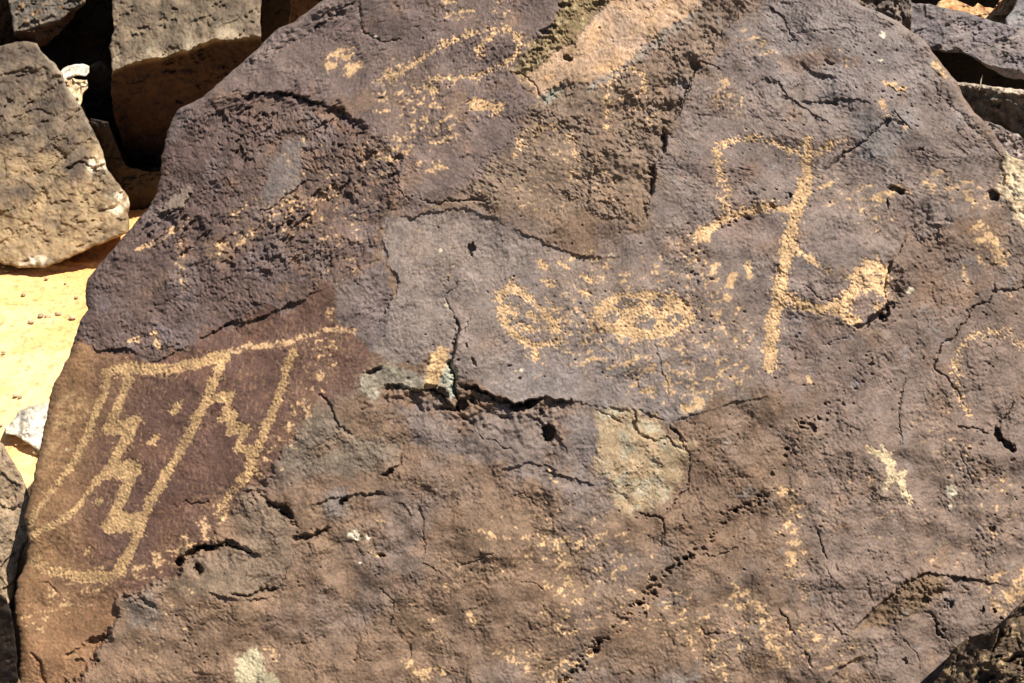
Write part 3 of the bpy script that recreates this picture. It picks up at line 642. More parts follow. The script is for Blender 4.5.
    C = lay(C, region([(60, 395), (80, 388), (82, 410), (62, 450), (48, 470), (46, 430)], 9, 6) * ss(-0.5, 0.5, fbm(X, Y, 9, 3, 335, .6)), (0.33, 0.21, 0.105), .75)
    C = lay(C, R_grey, (0.118, 0.100, 0.096), .6)
    C = lay(C, ss(430, 250, X + 60 * RW1) * ss(450, 560, Y + 40 * RW2) * (1 - R_left), (0.158, 0.100, 0.062), .7)
    C = lay(C, R_chunk, (0.150, 0.108, 0.075), .8); C = lay(C, R_green, (0.128, 0.102, 0.076), .8)
    C = lay(C, region([(325, 495), (345, 490), (352, 510), (330, 520)], 6, 4), (0.12, 0.115, 0.115), .5)
    C = lay(C, R_grey2, (0.125, 0.110, 0.098), .6)
    C = lay(C, R_dkr, (0.120, 0.082, 0.062), .8); C = lay(C, R_hollow, (0.125, 0.080, 0.045), .85)
    # bluish-white bloom on the raised side of the right slab, rusty streaks
    C = lay(C, ss(0.45, 1.0, fbm(X, Y, 26, 3, 341)) * ss(600, 700, X), (0.165, 0.150, 0.145), .45)
    C = lay(C, ss(0.3, 0.9, fbm(X, Y, 48, 3, 345)) * (1 - R_left) * (1 - 0.6 * R_panel), (0.175, 0.105, 0.062), .45)
    C = lay(C, R_moss, (0.17, 0.12, 0.055), .8); C = lay(C, R_moss * ss(0.2, 0.6, fbm(X, Y, 8, 2, 347)), (0.30, 0.24, 0.13), .7)
    C = lay(C, R_pink, (0.37, 0.245, 0.155), .97); C = lay(C, R_pink * ss(0, .6, fbm(X, Y, 34, 3, 349)), (0.29, 0.205, 0.15), .7)
    C = lay(C, R_pink * ss(0.1, .8, fbm(X, Y, 22, 3, 350)), (0.42, 0.25, 0.12), .6)
    C = lay(C, region([(585, 83), (612, 71), (700, 4), (703, 12), (640, 55), (612, 82), (590, 92)], 3, 3), (0.21, 0.18, 0.15), .7)
    C = lay(C, region([(540, 97), (560, 86), (562, 92), (545, 103)], 3, 2), (0.20, 0.20, 0.16), .8)
    C = lay(C, R_lich, (0.27, 0.195, 0.115), .85); C = lay(C, R_lich * ss(0.0, .7, fbm(X, Y, 18, 3, 351) + 0.4 * ss(470, 500, Y)), (0.27, 0.24, 0.175), .7)
    C = lay(C, R_lich2, (0.19, 0.17, 0.13), .8); C = lay(C, R_lich2 * ss(0.1, .6, fbm(X, Y, 10, 2, 353)), (0.34, 0.31, 0.23), .6)
    C = lay(C, R_cream, (0.46, 0.30, 0.15), .9); C = lay(C, region([(444, 372), (452, 360), (456, 395), (448, 400)], 2, 2), (0.33, 0.34, 0.27), .7)
    C = lay(C, R_tan, (0.36, 0.31, 0.20), .9)
    C = lay(C, R_bright, (0.50, 0.40, 0.26), .95); C = lay(C, R_bright * ss(0.0, .5, fbm(X, Y, 14, 3, 357)), (0.30, 0.19, 0.10), .6)
    for x0, y0, rx, ry in WHITE:
        if x0 == 1018: continue
        r = np.hypot((PX + 1.2 * n3 - x0) / rx, (PY + 1.2 * n4 - y0) / ry)
        C = lay(C, ss(1.15, 0.6, r) * ss(-0.7, 0.1, fbm(X, Y, 3.2, 2, 361)), (0.55, 0.49, 0.36), .95)

    # pecked and flecked places
    f_hi = 0.58 * pn(X, Y, 4.6, 401, -0.5, 1.4) + 0.72 * pn(X, Y, 2.5, 402) + 0.35 * pn(X, Y, 12, 405)
    f_hi2 = 0.62 * pn(X, Y, 6.5, 403, -0.3, 1.7) + 0.5 * pn(X, Y, 3.0, 404)
    f_hi = f_hi + 0.25 * pn(X, Y, 1.8, 406)
    def strokes_field(strokes, polys):
        g = np.zeros(X.shape)
        for pts, hw, den in strokes:
            hw = hw * (0.92 + 0.26 * pn(X, Y, 14, 407))
            hm = float(np.max(hw))
            d, _, _ = pdist(pts, PX, PY, hm + 9)
            g = np.maximum(g, den * ss(hw + 2.4, hw - 2.8, d) + 0.17 * den * ss(hw + 8, hw + 2, d) * ss(hw - 2, hw + 2, d))
        for pts, den in polys:
            sd = inpoly(pts, PX, PY, 14)
            g = np.maximum(g, den * ss(-2.0, 2.0, sd) + 0.17 * den * ss(-8, -2, sd) * ss(2, -2, sd))
        return g
    figs = {}
    for k, v in S.items():
        figs[k] = strokes_field(v['strokes'], v['polys'])
    # the oval: a filled ellipse with unpecked islands
    e = np.hypot((PX - 644.7) / 50, (PY - 315) / 23.5)
    g = ss(1.08, 0.93, e) * 0.95 + 0.2 * ss(1.4, 1.1, e) * (e >= 1)
    for x0, y0, rx, ry in ((631, 302, 12, 5), (656, 303, 10, 5), (612, 316, 9, 6), (645, 322, 13, 7), (675, 319, 9, 6), (622, 304, 7, 4)):
        r = np.hypot((PX - x0) / (rx * 1.12), (PY - y0) / (ry * 1.12))
        g = np.minimum(g, 0.26 + 0.72 * ss(0.6, 1.2, r))
    figs['oval'] = g
    S['oval'] = dict(label='pecked oval with dark islands inside, in the middle of the grey panel')
    peck = np.zeros(X.shape); fig_id = np.full(X.shape, -1)
    names = list(figs)
    for i, k in enumerate(names):
        g = figs[k]
        m = ss(-0.10, 0.10, g - 0.49 + 0.74 * f_hi * {'stepped': 0.72, 'zigzag': 0.72, 'oval': 1.0, 'animal': 0.6, 'loops': 1.1}.get(k, 1.0))
        m = m * ss(0.02, 0.10, g)
        fig_id = np.where((m > 0.5) & (m > peck), i, fig_id)
        peck = np.maximum(peck, m)
    fl = np.zeros(X.shape)
    for pts, hw, den in SPECK:
        d, _, _ = pdist(pts, WX, WY, hw * 1.8 + 4)
        fl = np.maximum(fl, den * ss(hw * 1.7, hw * 0.3, d))
    fleck = ss(-0.10, 0.10, fl - 0.58 + 0.64 * f_hi2) * ss(0.08, 0.30, fl)
    fleck = np.maximum(fleck, 0.45 * ss(0.66, 0.84, 0.5 * f_hi2 + 0.45 * pn(X, Y, 40, 420) + 0.12 * pn(X, Y, 9, 421)))
    fl2 = fl * (0.65 + 0.6 * pn(X, Y, 14, 425))
    tint = 0.72 + 0.24 * ss(-0.6, 0.6, pn(X, Y, 30, 430)) + 0.22 * pn(X, Y, 9, 431) + 0.22 * pn(X, Y, 2.6, 432)
    tanc = np.array([0.50, 0.325, 0.170]); tanl = np.array([0.39, 0.250, 0.120])
    pc = np.where((R_left > 0.5)[..., None], tanl * np.array([0.98, 0.98, 0.98]), tanc)
    pale = (ss(890, 870, Y) * ss(430, 440, Y) * ss(865, 872, X) * ss(915, 911, X))[..., None]
    pc = pc * (1 - pale) + np.array([0.46, 0.36, 0.22]) * pale
    soft = 0.5 * np.clip(fl2, 0, 1)                                      # dusty halo of tiny pecks
    C = C * (1 - 0.42 * soft[..., None]) + tanc * 0.75 * 0.42 * soft[..., None]
    C = C * (1 - 0.85 * fleck[..., None]) + (tanc * 0.92) * 0.85 * fleck[..., None]
    a = (peck * (0.80 + 0.20 * ss(-0.5, 0.3, pn(X, Y, 2.2, 433))) * (1 - 0.45 * ss(0.45, 0.7, pn(X, Y, 2.3, 441))))[..., None]
    C = C * (1 - a) + pc * tint[..., None] * a
    H = H - 0.5 * peck + 0.6 * peck * pn(X, Y, 2.4, 440) - 0.7 * peck * ss(0.45, 0.75, pn(X, Y, 2.3, 441)) - 0.15 * fleck
    # varnish mottling
    mot = 1 + 0.24 * fbm(X, Y, 26, 4, 450, 0.6) + 0.17 * fbm(X, Y, 5, 2, 455, .5, -0.9, 1.5) + 0.22 * pn(X, Y, 1.9, 458) - 0.30 * ss(0.4, 0.75, fbm(X, Y, 4.5, 2, 459))
    C = np.clip(C * mot[..., None], 0.01, 0.8)
    # fine pale grit on the red facet (wind-polished streaks)
    st = ss(0.2, 0.7, pn(X, Y, 3.0, 460, 1.75, 2.2) + 0.45 * pn(X, Y, 40, 461) + 0.3 * pn(X, Y, 2, 462)) * R_left
    C = C * (1 - 0.36 * st[..., None]) + np.array([0.25, 0.15, 0.08]) * 0.36 * st[..., None]

    # ---------------- assemble
    Z0 = 2.2
    z = Z0 - H * Z0 / FPX
    V = world_pts(X, Y, z)
    nr = len(ys)
    # normals of the whole face, so that its parts meet without a seam
    P = V.reshape(nr, nc, 3)
    du = np.gradient(P, axis=1); dv = np.gradient(P, axis=0)
    N = np.cross(dv, du); N /= np.linalg.norm(N, axis=2, keepdims=True)
    if N[nr // 2, nc // 2] @ FWD > 0: N = -N
    N = N.reshape(-1, 3)
    faces = grid_faces(nr, nc)
    root_p = world_pts([560], [700], [2.35])[0]; root_p[2] = 0.0
    root = bpy.data.objects.new('carved_boulder', None); COL.objects.link(root); root.location = root_p
    tag(root, 'huge flat-faced brown and purple boulder covered with pecked tan rock carvings', 'boulder')
    fid = fig_id.reshape(-1)
    cnt = (fid[faces] >= 0).sum(1)
    face_fig = np.where(cnt >= 3, fid[faces].max(1), -1)
    lich = (np.maximum(R_lich, R_lich2).reshape(-1)[faces].min(1) > 0.5) & (face_fig < 0)
    pink = (R_pink.reshape(-1)[faces].min(1) > 0.5) & (face_fig < 0) & ~lich
    Cf = C.reshape(-1, 3)
    def part(name, sel, label=None):
        f = faces[sel]; u, inv = np.unique(f, return_inverse=True)
        o = mesh_obj(name, V[u], (inv.reshape(-1, 4),), Cf[u], M_BOULDER, root, N[u], root_p)
        if label: tag(o, label)
    for i, k in enumerate(names):
        part('petroglyph', face_fig == i, S[k]['label'])
    lx = X.reshape(-1)[faces[:, 0]]
    part('lichen_patch', lich & (lx > 520), 'greenish tan lichen stain below the ledge')
    part('lichen_patch', lich & (lx < 520), 'pale grey lichen crust beside the dark crack')
    part('exposed_rock_seam', pink, 'orange pink band of unvarnished rock at the top')
    # body: the remaining face plus flanks that run back, and a rear cap
    rest = faces[(face_fig < 0) & ~lich & ~pink]
    idx = np.arange(nr * nc).reshape(nr, nc)
    ring = np.concatenate([idx[0, :], idx[1:, -1], idx[-1, -2::-1], idx[-2:0:-1, 0]])
    rx = X.reshape(-1)[ring]; ry = Y.reshape(-1)[ring]; rz = z.reshape(-1)[ring]
    K = 22; Vs = []; Cs = []
    ccx, ccy = 600, 330
    arc = np.arange(len(ring)) * STEP
    for k in range(1, K + 1):
        q = k / K
        sh = 1 - 0.42 * q ** 1.5 - 0.006 * (k > 0)
        nx = fbm(arc, np.full(len(ring), k * 22.0), 60, 3, 500) * 10 * min(q * 3, 1)
        Vs.append(world_pts(ccx + (rx - ccx) * sh, ccy + (ry - ccy) * sh, rz + 0.62 * q + 0.003 * nx))
        base = Cf[ring] * (1 - min(q * 6, 1)) + np.array([0.125, 0.09, 0.07]) * min(q * 6, 1)
        Cs.append(base * (1 + 0.25 * fbm(arc, np.full(len(ring), k * 22.0), 40, 3, 510))[:, None])
    tip = world_pts([ccx], [ccy], [2.2 + 0.75])
    Vall = np.concatenate([V] + Vs + [tip]); Call = np.concatenate([Cf] + Cs + [np.array([[0.1, 0.08, 0.07]])])
    nR = len(ring); base0 = nr * nc
    loops = [ring] + [base0 + k * nR + np.arange(nR) for k in range(K)]
    sk = []
    for a, b in zip(loops[:-1], loops[1:]):
        sk.append(np.stack([a, np.roll(a, -1), np.roll(b, -1), b], 1))
    tri = np.stack([loops[-1], np.roll(loops[-1], -1), np.full(nR, len(Vall) - 1)], 1)
    qd = np.concatenate([rest] + sk)
    used = np.zeros(len(Vall), bool); used[qd.ravel()] = True; used[tri.ravel()] = True
    remap = np.cumsum(used) - 1
    body = mesh_obj('rock_body', Vall[used], (remap[qd], remap[tri]), Call[used], M_BOULDER, root, None, root_p)
    # matching normals over the face, computed ones on the flanks
    me = body.data
    vn = np.zeros(len(me.vertices) * 3, np.float32); me.vertices.foreach_get('normal', vn); vn = vn.reshape(-1, 3)
    front = used[:base0]
    nf = front.sum()
    onring = np.zeros(base0, bool); onring[ring] = True
    keep = ~onring[front]
    a = vn[:nf]; a[keep] = N[front][keep]; vn[:nf] = a
    me.normals_split_custom_set_from_vertices(vn.tolist())
    return root

LEDGE_SIGN = {id(p): (1 if A > 0 else -1) for p, A, R in LEDGES}
boulder()

# ================================================================== other rocks
def rock(name, label, cat, outline, z0, relief, colour, centre=None, rough=1.0, back=0.5, step=1.1, edge=6, seed=1, group=None, ground=False, shrink=0.35):
    """a rock with a traced outline, its own relief towards the viewer, thickness and a closed back.
    relief(x, y) in px at distance z0; colour(x, y) -> albedo"""
    p = np.array(outline, float); p2 = np.vstack([p, p[:1]])
    L = np.hypot(*(p2[1:] - p2[:-1]).T); acc = np.concatenate([[0], np.cumsum(L)])
    n = max(48, int(acc[-1] / step)); u = np.linspace(0, acc[-1], n, endpoint=False)
    bx = np.interp(u, acc, p2[:, 0]); by = np.interp(u, acc, p2[:, 1])
    bx = bx + 0.9 * pn(bx, by, 7, seed + 5); by = by + 0.9 * pn(bx, by, 7, seed + 6)
    c = np.array(centre if centre else p.mean(0))
    m = max(10, int(np.hypot(bx - c[0], by - c[1]).max() / step))
    t = np.linspace(0.02, 1, m)[:, None]
    X = c[0] + t * (bx - c[0]); Y = c[1] + t * (by - c[1])
    n3 = pn(X, Y, 6, seed + 1); n4 = pn(X, Y, 6, seed + 2); n5 = pn(X, Y, 18, seed + 3)
    WX = X + 2.2 * n5 + 1.2 * n3; WY = Y + 2.2 * pn(X, Y, 18, seed + 4) + 1.2 * n4
    H = relief(X, Y, WX, WY)
    H = H + rough * (1.8 * fbm(X, Y, 44, 2, seed + 10) + 0.6 * chips(WX, WY, 34, seed + 20, .16, .05) + 0.4 * chips(WX, WY, 15, seed + 21, .2, .06) + 0.3 * chips(WX, WY, 7, seed + 22, .22, .1)
                     + 1.3 * (0.35 - np.abs(pn(WX, WY, 15, seed + 30, -0.3, 1.6))) + 0.9 * pn(X, Y, 6, seed + 31, -0.3, 1.6) + 0.6 * pn(X, Y, 3, seed + 32) + 0.3 * pn(X, Y, 1.9, seed + 33))
    H = H - rough * 2.6 * ss(0.3, 0.7, fbm(X, Y, 19, 4, seed + 40, 0.65, -0.5, 1.4))
    de = (1 - t) * np.hypot(bx - c[0], by - c[1])
    q = np.clip(de / edge, 0, 1)
    H = H - edge * 0.8 * (1 - np.sqrt(np.clip(1 - (1 - q) ** 2, 0, 1)))
    C = colour(X, Y) * (1 + 0.32 * fbm(X, Y, 22, 4, seed + 50, 0.6) + 0.20 * fbm(X, Y, 4, 2, seed + 51) - 0.4 * ss(0.3, 0.65, fbm(X, Y, 9, 2, seed + 52)))[..., None]
    z = z0 - H * z0 / FPX
    V = [world_pts(X, Y, z)]; Cs = [np.clip(C, .01, .85).reshape(-1, 3)]
    K = 14; arc = u
    for k in range(1, K + 1):
        qq = k / K; sh = 1 - shrink * qq ** 1.6
        nx = fbm(arc, np.full(n, k * 15.0), 50, 3, seed + 60) * 6 * min(qq * 3, 1)
        V.append(world_pts(c[0] + (bx - c[0]) * sh, c[1] + (by - c[1]) * sh, z[-1] + back * qq + 0.003 * nx)); Cs.append(Cs[0].reshape(m, n, 3)[-1])
    V.append(world_pts([c[0]], [c[1]], [z0 + back * 1.2])); V.append(world_pts([c[0]], [c[1]], [z[0].mean()]))
    Cs.append(Cs[0][:1]); Cs.append(Cs[0][:1])
    V = np.concatenate(V); Cc = np.concatenate(Cs)
    f = grid_faces(m + K, n, 0, True)[:, ::-1]
    last = (m + K - 1) * n + np.arange(n); first = np.arange(n)
    tri = np.concatenate([np.stack([last, np.roll(last, -1), np.full(n, len(V) - 2)], 1)[:, ::-1], np.stack([np.roll(first, -1), first, np.full(n, len(V) - 1)], 1)[:, ::-1]])
    o_p = V[np.argmin(V[:, 2])].copy(); o_p[0] = V[:, 0].mean(); o_p[1] = V[:, 1].mean()
    o = mesh_obj(name, V, (f, tri), Cc, M_ROCK, None, None, o_p)
    tag(o, label, cat, group)
    return o

def flat(c):
    c = np.array(c)
    return lambda x, y: np.ones(x.shape + (3,)) * c
def mixc(a, b, sc=30, seed=7, lo=-0.2, hi=0.5, extra=None):
    a = np.array(a); b = np.array(b)
    def f(x, y):
        m = ss(lo, hi, fbm(x, y, sc, 3, seed))[..., None]
        c = a * (1 - m) + b * m
        return extra(x, y, c) if extra else c
    return f

# left grey boulder with a pale sunlit foot, standing on the sand
def rel_a(x, y, wx, wy):
    h = 0.22 * (y - 268)
    for pts, A, R in (([(60, 125), (78, 108), (100, 100), (110, 106)], 3, 14), ([(60, 170), (80, 160), (95, 166), (112, 160)], 5, 12), ([(10, 118), (35, 108), (55, 115)], 3, 16), ([(0, 75), (20, 68), (40, 72)], 3, 12), ([(90, 214), (112, 205), (122, 200)], 3, 10)):
        d, s, t = pdist(pts, wx, wy, 3 * R)
        h = h - A * ss(0, .15, np.minimum(t, 1 - t)) * np.where(d * s > 0, np.minimum(d, 1) * np.exp(-d / R), 0)
    k = ss(100, 128, x - 0.25 * (y - 150))
    return h - 14 * k * k
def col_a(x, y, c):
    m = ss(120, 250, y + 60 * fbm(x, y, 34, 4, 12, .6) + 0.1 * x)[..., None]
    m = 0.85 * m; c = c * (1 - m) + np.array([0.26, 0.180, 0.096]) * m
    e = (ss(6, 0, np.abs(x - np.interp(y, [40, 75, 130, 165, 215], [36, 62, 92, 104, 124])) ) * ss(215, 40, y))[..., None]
    c = c * (1 - .6 * e) + np.array([0.30, 0.24, 0.17]) * .6 * e  # sun highlight along the right edge put into the albedo
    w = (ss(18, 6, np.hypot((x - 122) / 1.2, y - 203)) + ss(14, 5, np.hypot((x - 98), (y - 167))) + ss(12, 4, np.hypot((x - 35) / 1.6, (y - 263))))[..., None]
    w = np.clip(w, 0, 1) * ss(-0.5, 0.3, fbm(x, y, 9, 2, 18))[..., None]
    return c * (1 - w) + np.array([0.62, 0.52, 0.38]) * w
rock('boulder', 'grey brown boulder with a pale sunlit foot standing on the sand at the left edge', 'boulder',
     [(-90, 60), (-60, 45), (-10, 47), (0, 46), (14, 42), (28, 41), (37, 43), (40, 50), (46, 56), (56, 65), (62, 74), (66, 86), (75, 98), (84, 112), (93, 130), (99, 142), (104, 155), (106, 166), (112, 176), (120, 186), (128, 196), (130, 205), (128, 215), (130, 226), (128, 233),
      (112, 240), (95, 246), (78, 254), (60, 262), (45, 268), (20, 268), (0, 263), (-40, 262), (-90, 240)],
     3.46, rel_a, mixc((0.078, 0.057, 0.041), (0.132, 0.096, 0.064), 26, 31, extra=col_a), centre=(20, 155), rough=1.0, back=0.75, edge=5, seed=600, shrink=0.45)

# block behind: lit top, undercut front in its own shade and darkened in albedo too
def rel_b(x, y, wx, wy):
    ed = np.interp(wx, [108, 125, 160, 190, 215, 262, 300], [75, 64, 58, 50, 40, 36, 34])
    h = np.where(wy < ed, 0.42 * (wy - ed), -1.35 * (wy - ed))
    l = ss(14, 0, x - 112) * ss(20, 60, y)
    return h - 20 * l * (y < ed) * 0 - 8 * ss(-2, 6, wy - ed) * (wy >= ed)
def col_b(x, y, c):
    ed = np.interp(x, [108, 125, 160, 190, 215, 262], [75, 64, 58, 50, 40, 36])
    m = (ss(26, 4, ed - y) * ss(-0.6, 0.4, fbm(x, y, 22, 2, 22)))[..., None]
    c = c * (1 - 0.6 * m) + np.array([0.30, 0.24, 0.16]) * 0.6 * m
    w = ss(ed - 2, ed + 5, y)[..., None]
    return c * (1 - w) + np.array([0.036, 0.017, 0.007]) * w  # shade of the undercut front put into the albedo
rock('block', 'large squared block at the back with a sunlit tan top and a front coloured dark as shade', 'rock',
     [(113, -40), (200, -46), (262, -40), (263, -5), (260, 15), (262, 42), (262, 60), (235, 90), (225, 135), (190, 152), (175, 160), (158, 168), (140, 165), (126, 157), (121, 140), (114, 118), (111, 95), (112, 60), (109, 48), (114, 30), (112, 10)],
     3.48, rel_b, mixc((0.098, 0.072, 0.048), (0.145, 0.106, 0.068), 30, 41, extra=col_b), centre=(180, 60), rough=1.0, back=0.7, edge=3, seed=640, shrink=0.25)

# top-left corner rock
def rel_c(x, y, wx, wy):
    ed = np.interp(wx, [-40, 10, 30, 58, 70, 90], [34, 31, 28, 20, 8, 4])
    return np.where(wy < ed, 0.3 * (wy - ed), -1.5 * (wy - ed))
def col_c(x, y, c):
    w = ss(0.35, 0.6, fbm(x, y, 7, 2, 25))[..., None]
    c = c * (1 - .5 * w) + np.array([0.34, 0.18, 0.07]) * .5 * w
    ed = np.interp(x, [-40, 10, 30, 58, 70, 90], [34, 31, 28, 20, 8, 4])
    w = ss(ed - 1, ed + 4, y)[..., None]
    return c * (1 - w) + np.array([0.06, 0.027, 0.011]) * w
rock('rock', 'dark pitted rock jutting in at the top left corner', 'rock',
     [(9, -45), (60, -50), (86, -40), (85, 4), (76, 12), (72, 20), (60, 32), (48, 44), (38, 50), (28, 42), (14, 36), (12, 20), (8, 0)],
     3.70, rel_c, mixc((0.085, 0.070, 0.055), (0.115, 0.090, 0.065), 20, 43, extra=col_c), centre=(45, 0), rough=1.4, back=0.5, edge=3, seed=660, shrink=0.2)
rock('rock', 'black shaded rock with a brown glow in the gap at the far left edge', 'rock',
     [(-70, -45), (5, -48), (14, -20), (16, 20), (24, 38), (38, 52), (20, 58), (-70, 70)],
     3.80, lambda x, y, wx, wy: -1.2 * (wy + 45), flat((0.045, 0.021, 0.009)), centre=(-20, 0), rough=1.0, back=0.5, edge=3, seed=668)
# near-black boulder added behind the gap so it reads as deep shade
rock('boulder', 'near-black overhanging boulder added for the deep shade in the gap between the left boulder and the squared block', 'boulder',
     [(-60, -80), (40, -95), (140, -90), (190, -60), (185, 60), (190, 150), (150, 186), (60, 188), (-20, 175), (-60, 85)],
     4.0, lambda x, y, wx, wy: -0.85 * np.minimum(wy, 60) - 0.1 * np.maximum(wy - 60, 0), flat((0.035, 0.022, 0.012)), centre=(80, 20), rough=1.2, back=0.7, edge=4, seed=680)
rock('rock', 'near-black rock added as shade on the sand under the squared block', 'rock',
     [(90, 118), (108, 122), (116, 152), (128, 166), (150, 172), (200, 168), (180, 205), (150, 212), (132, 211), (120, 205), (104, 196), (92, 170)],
     3.82, lambda x, y, wx, wy: -1.15 * (wy - 208), flat((0.022, 0.014, 0.009)), centre=(130, 178), rough=0.8, back=0.35, edge=3, seed=690)  # added so the space below the block stays black like shade
# pale stone and rubble
rock('stone', 'small white rounded stone catching sun in the dark gap', 'stone',
     [(59, 73), (64, 68), (73, 64), (82, 64), (89, 66), (90, 73), (86, 76), (76, 76), (68, 78), (62, 79)],
     3.62, lambda x, y, wx, wy: 0.7 * (y - 72), mixc((0.60, 0.56, 0.47), (0.50, 0.45, 0.34), 9, 3), centre=(75, 71), rough=0.35, back=0.12, step=0.8, edge=3, seed=700)
rock('stone', 'knobbly cream stone propped under the white stone', 'stone',
     [(62, 79), (70, 77), (79, 80), (87, 80), (88, 88), (84, 92), (82, 100), (80, 108), (74, 100), (68, 90)],
     3.60, lambda x, y, wx, wy: 0.5 * (y - 88) - 5 * ss(0.0, 0.4, fbm(x, y, 9, 2, 5)), mixc((0.50, 0.40, 0.26), (0.40, 0.29, 0.16), 8, 4), centre=(77, 87), rough=0.8, back=0.12, step=0.8, edge=3, seed=710)
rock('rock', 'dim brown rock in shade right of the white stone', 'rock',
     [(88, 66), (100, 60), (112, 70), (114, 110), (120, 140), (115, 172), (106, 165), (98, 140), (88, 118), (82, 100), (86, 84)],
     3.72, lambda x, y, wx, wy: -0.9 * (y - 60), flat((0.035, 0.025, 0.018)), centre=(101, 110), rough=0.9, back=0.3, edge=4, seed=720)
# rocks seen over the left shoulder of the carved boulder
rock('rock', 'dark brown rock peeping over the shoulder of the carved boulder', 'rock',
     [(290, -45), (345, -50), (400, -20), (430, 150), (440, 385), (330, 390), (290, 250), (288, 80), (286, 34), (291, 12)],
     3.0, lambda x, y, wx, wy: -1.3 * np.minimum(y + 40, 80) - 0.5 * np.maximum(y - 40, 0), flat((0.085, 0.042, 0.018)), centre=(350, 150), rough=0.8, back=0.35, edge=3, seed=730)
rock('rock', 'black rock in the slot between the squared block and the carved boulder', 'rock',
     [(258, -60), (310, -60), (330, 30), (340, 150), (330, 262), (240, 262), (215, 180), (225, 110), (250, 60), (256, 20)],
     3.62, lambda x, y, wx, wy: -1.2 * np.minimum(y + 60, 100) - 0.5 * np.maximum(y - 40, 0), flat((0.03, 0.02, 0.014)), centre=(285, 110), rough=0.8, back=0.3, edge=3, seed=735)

# sand-side stones at lower left
def rel_e(x, y, wx, wy):
    return 0.5 * (y - 430) - 8 * ss(-3, 3, 24 - x - 0.1 * (y - 400)) * 0.7
rock('stone', 'angular white and grey stone half buried in the sand beside the carved boulder', 'stone',
     [(4, 428), (14, 420), (20, 410), (30, 407), (46, 403), (60, 400), (70, 420), (66, 445), (50, 462), (40, 452), (28, 443), (16, 436), (5, 433)],
     2.80, rel_e, mixc((0.54, 0.49, 0.41), (0.36, 0.31, 0.24), 9, 45, 0.0, 0.6), centre=(36, 428), rough=0.6, back=0.2, step=0.8, edge=3, seed=740)
def rel_f(x, y, wx, wy):
    h = -0.06 * np.abs(y - 530) + 0.10 * np.clip(20 - x, -40, 40)
    for pts, A, R in (([(0, 470), (12, 480), (24, 486)], 3, 12), ([(-4, 500), (10, 508), (26, 506)], 3, 12), ([(-2, 566), (10, 556), (20, 552)], 4, 12), ([(0, 590), (8, 585), (16, 580)], 3, 12)):
        d, s, t = pdist(pts, wx, wy, 40)
        h = h - A * ss(0, .15, np.minimum(t, 1 - t)) * np.where(d * s > 0, np.minimum(d, 1) * np.exp(-d / R), 0)
    return h
rock('boulder', 'grey tan boulder leaning in at the left edge beside the red facet', 'boulder',
     [(-90, 430), (-40, 425), (-6, 438), (2, 443), (10, 456), (17, 468), (23, 478), (28, 492), (30, 503), (27, 516), (31, 528), (28, 540), (22, 552), (19, 566), (15, 580), (14, 596), (10, 608), (4, 618), (-2, 634), (-20, 660), (-90, 670)],
     2.36, rel_f, mixc((0.20, 0.142, 0.088), (0.25, 0.180, 0.115), 24, 46), centre=(-28, 540), rough=0.9, back=0.5, edge=5, seed=760, shrink=0.3)

rock('rock', 'near-black rock added as shaded ground in the gap at the bottom left corner', 'rock',
     [(-80, 590), (-10, 588), (6, 598), (11, 612), (14, 630), (17, 655), (18, 700), (18, 720), (-80, 730)],
     2.25, lambda x, y, wx, wy: -0.68 * (wy - 690), flat((0.03, 0.02, 0.014)), centre=(-25, 655), rough=0.5, back=0.2, edge=2, seed=775, shrink=0.1)  # added in place of shaded ground, its shade put into the albedo
# right: long slab, lower slab, tan rock and corner rock
def rel_g(x, y, wx, wy):
    ed = np.interp(wx, [905, 930, 960, 985, 1024, 1100], [38, 50, 53, 66, 76, 90])
    return np.where(wy < ed - 3, 0.10 * (wy - ed), -1.6 * (wy - ed + 3))
rock('slab', 'long blue-grey slab lying across the top right corner', 'rock',
     [(905, 2), (915, 3), (930, 4), (945, 8), (962, 11), (980, 17), (1003, 24), (1024, 28), (1080, 36), (1110, 60), (1100, 100), (1024, 80), (1008, 78), (996, 72), (985, 66), (972, 57), (962, 53), (945, 52), (932, 50), (925, 46), (915, 42), (905, 38), (895, 22)],
     2.75, rel_g, mixc((0.125, 0.105, 0.105), (0.150, 0.122, 0.112), 30, 47), centre=(985, 42), rough=0.9, back=0.5, edge=3, seed=780, shrink=0.2)
rock('rock', 'near-black rock added as the shaded recess under the long blue-grey slab', 'rock',
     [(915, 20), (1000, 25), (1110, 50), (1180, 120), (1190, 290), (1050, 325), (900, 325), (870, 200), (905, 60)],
     3.15, lambda x, y, wx, wy: -1.5 * np.minimum(y - 20, 90) - 0.5 * np.maximum(y - 110, 0), flat((0.03, 0.022, 0.016)), centre=(1020, 170), rough=0.6, back=0.4, edge=3, seed=785)  # added behind the slab, near-black albedo so the recess reads as shade
def rel_h(x, y, wx, wy):
    ed = np.interp(wx, [950, 960, 1024, 1110], [82, 84, 92, 104])
    return np.where(wy < ed + 2.5, 0.5 * (wy - ed - 2.5), -1.15 * np.minimum(wy - ed - 2.5, 60) - 0.60 * np.maximum(wy - ed - 62.5, 0))
rock('slab', 'thick slab under the long one with a pale sunlit rim and dark pitted front', 'rock',
     [(945, 80), (957, 82), (975, 83.5), (1000, 87), (1024, 90), (1110, 104), (1240, 140), (1290, 300), (1250, 545), (1100, 560), (980, 555), (930, 480), (925, 200), (938, 110)],
     2.55, rel_h, mixc((0.10, 0.08, 0.06), (0.19, 0.13, 0.085), 9, 49, 0.1, 0.5, extra=lambda x, y, c: c + (ss(5, 1, np.abs(y - np.interp(x, [950, 1024, 1110], [84, 91, 105]))) )[..., None] * (np.array([0.30, 0.24, 0.18]) - c)), centre=(1070, 300), rough=1.8, back=0.4, edge=1.5, seed=790, shrink=0.2)  # sunlit look of the top rim put into the albedo
